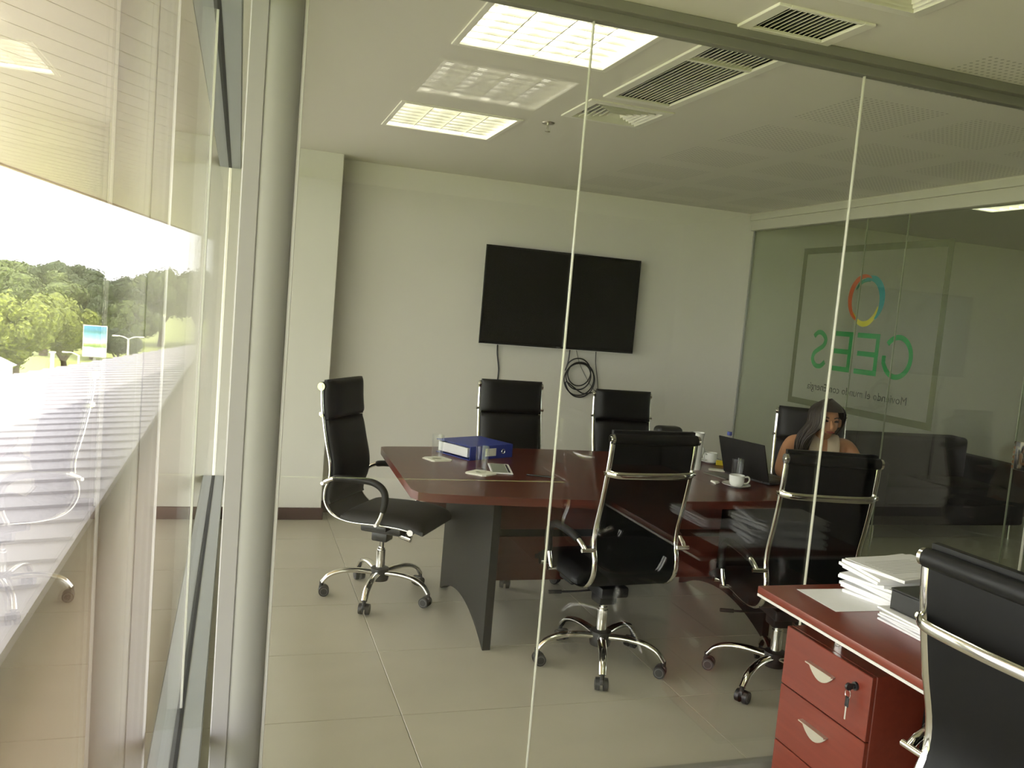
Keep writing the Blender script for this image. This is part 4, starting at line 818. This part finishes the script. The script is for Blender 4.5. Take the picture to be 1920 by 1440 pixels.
TREES = [(-13.2, 60, -2.3, 3.3, 3.0, 0, 'bright yellow-green tree at the left edge, in front of the others'), (-11.0, 63, -2.2, 2.7, 2.7, 0, 'bright yellow-green tree just left of the billboard'), (-16.4, 85, -0.5, 3.9, 2.2, 1, 'mid-green rounded tree rising behind the two bright trees'),
         (-19.7, 115, 0.7, 4.6, 2.2, 2, 'dark tree on the skyline above the bright trees'), (-14.1, 100, -0.7, 3.5, 2.9, 2, 'dark tree on the skyline straight above the billboard'), (-11.6, 105, -0.6, 3.7, 3.2, 2, 'dark tree on the skyline above the two-armed street lamp'),
         (-8.3, 105, -0.1, 4.0, 3.4, 1, 'mid-green skyline tree beside the window post'), (-8.8, 82, -2.2, 2.5, 2.3, 1, 'mid-green bushy tree right of the billboard'), (-29.7, 130, 0.6, 5.2, 2.0, 1, 'hazy far skyline tree at the left edge'),
         (-7.9, 66, -3.1, 1.7, 1.1, 2, 'low dark bush under the two-armed street lamp'), (-4.6, 110, -0.2, 4.4, 3.6, 2, 'dark far tree hidden mostly by the window post'), (-24.3, 95, -1.7, 3.8, 3.4, 1, 'mid-green tree cut by the left edge of the view'),
         (-12.3, 84, -2.6, 2.6, 2.6, 2, 'dark tree directly behind the billboard')]
for i, a in enumerate(TREES): tree(*a, i + 1)
bbd = tag(empty('billboard', (-6.48, 45, -6.0)), 'small billboard with a blue sky print on a post beyond the roof', 'billboard')
part('post', ALU, bbd, lambda m: m.cyl((0, 0.05, 0), (0, 0.05, 3.7), 0.07, n=10)); part('panel_frame', ALUW, bbd, lambda m: m.box(-0.53, 0.53, -0.03, 0.03, 3.63, 5.16, 0.005, 1), 0)
def bprint():
    m, t, b = newmat('billboard_print'); b.inputs['Roughness'].default_value = 0.6
    tc = N(t, 'ShaderNodeTexCoord'); sx = N(t, 'ShaderNodeSeparateXYZ'); t.links.new(tc.outputs['Generated'], sx.inputs[0])
    nz = N(t, 'ShaderNodeTexNoise'); nz.inputs['Scale'].default_value = 6; t.links.new(tc.outputs['Generated'], nz.inputs[0])
    ad = N(t, 'ShaderNodeMath', operation='MULTIPLY_ADD'); t.links.new(nz.outputs[0], ad.inputs[0]); ad.inputs[1].default_value = 0.16; t.links.new(sx.outputs[2], ad.inputs[2])
    rp = N(t, 'ShaderNodeValToRGB'); rp.color_ramp.interpolation = 'LINEAR'; el = rp.color_ramp.elements
    el[0].position = 0.0; el[0].color = (0.75, 0.75, 0.72, 1); el[1].position = 1.0; el[1].color = (0.10, 0.33, 0.52, 1)
    for p_, c in ((0.36, (0.75, 0.75, 0.72)), (0.40, (0.20, 0.34, 0.10)), (0.48, (0.42, 0.52, 0.18)), (0.55, (0.55, 0.68, 0.70)), (0.78, (0.22, 0.48, 0.62)), (0.88, (0.10, 0.28, 0.30))):
        e = el.new(p_); e.color = (*c, 1)
    t.links.new(ad.outputs[0], rp.inputs[0]); t.links.new(rp.outputs[0], b.inputs['Base Color']); return m
part('print', bprint(), bbd, lambda m: m.box(-0.50, 0.50, -0.036, -0.030, 3.67, 5.12), 0)
LPOLE = mat('lamp_pole_paint', (0.75, 0.73, 0.62), 0.5, var=0.04)
def street_lamp(x, y, ztop, label, arms=2):
    t = tag(empty('street_lamp', (x, y, -6.0)), label, 'street lamp', 'street lamps beyond the roof'); h = ztop + 6
    part('pole', LPOLE, t, lambda m: m.cyl((0, 0, 0), (0, 0, h), 0.09, 0.06, n=10))
    for s in ((-1, 1) if arms == 2 else (-1,)): a = part('arm', LPOLE, t, lambda m: m.tube(catmull([(0, 0, h - 0.02), (s * 0.3, 0, h + 0.12), (s * 0.62, 0, h + 0.16)], 4), 0.04, 6)); part('lamp_head', LPOLE, a, lambda m: m.box(s * 0.72 - 0.16, s * 0.72 + 0.16, -0.07, 0.07, h + 0.10, h + 0.19, 0.02))
street_lamp(-6.12, 55, -2.05, 'two-armed pale street lamp right of the billboard'); street_lamp(-8.75, 55, -3.2, 'pale street lamp left of the billboard, lower behind the roof edge', 1)
tag(part('utility_post', LPOLE, None, lambda m: (m.cyl((-10.13, 55, -6), (-10.13, 55, -3.05), 0.11, n=10), m.box(-10.3, -9.96, 54.95, 55.05, -3.15, -3.05)), 30), 'pale upright post in the field left of the street lamps', 'post')
hs = tag(empty('small_house', (-13.45, 54.2, -6.0)), 'small white house at the left edge of the field', 'house')
part('walls', PAPER, hs, lambda m: m.box(-1.6, 1.15, -1.5, 1.5, 0, 1.95), 0); part('roof', ROOFM, hs, lambda m: m.prism([(-1.8, 1.95), (1.35, 1.95), (-0.2, 2.70)], 3.4, (0, -1.7, 0), (1, 0, 0), (0, 0, 1), (0, 1, 0)), 0)
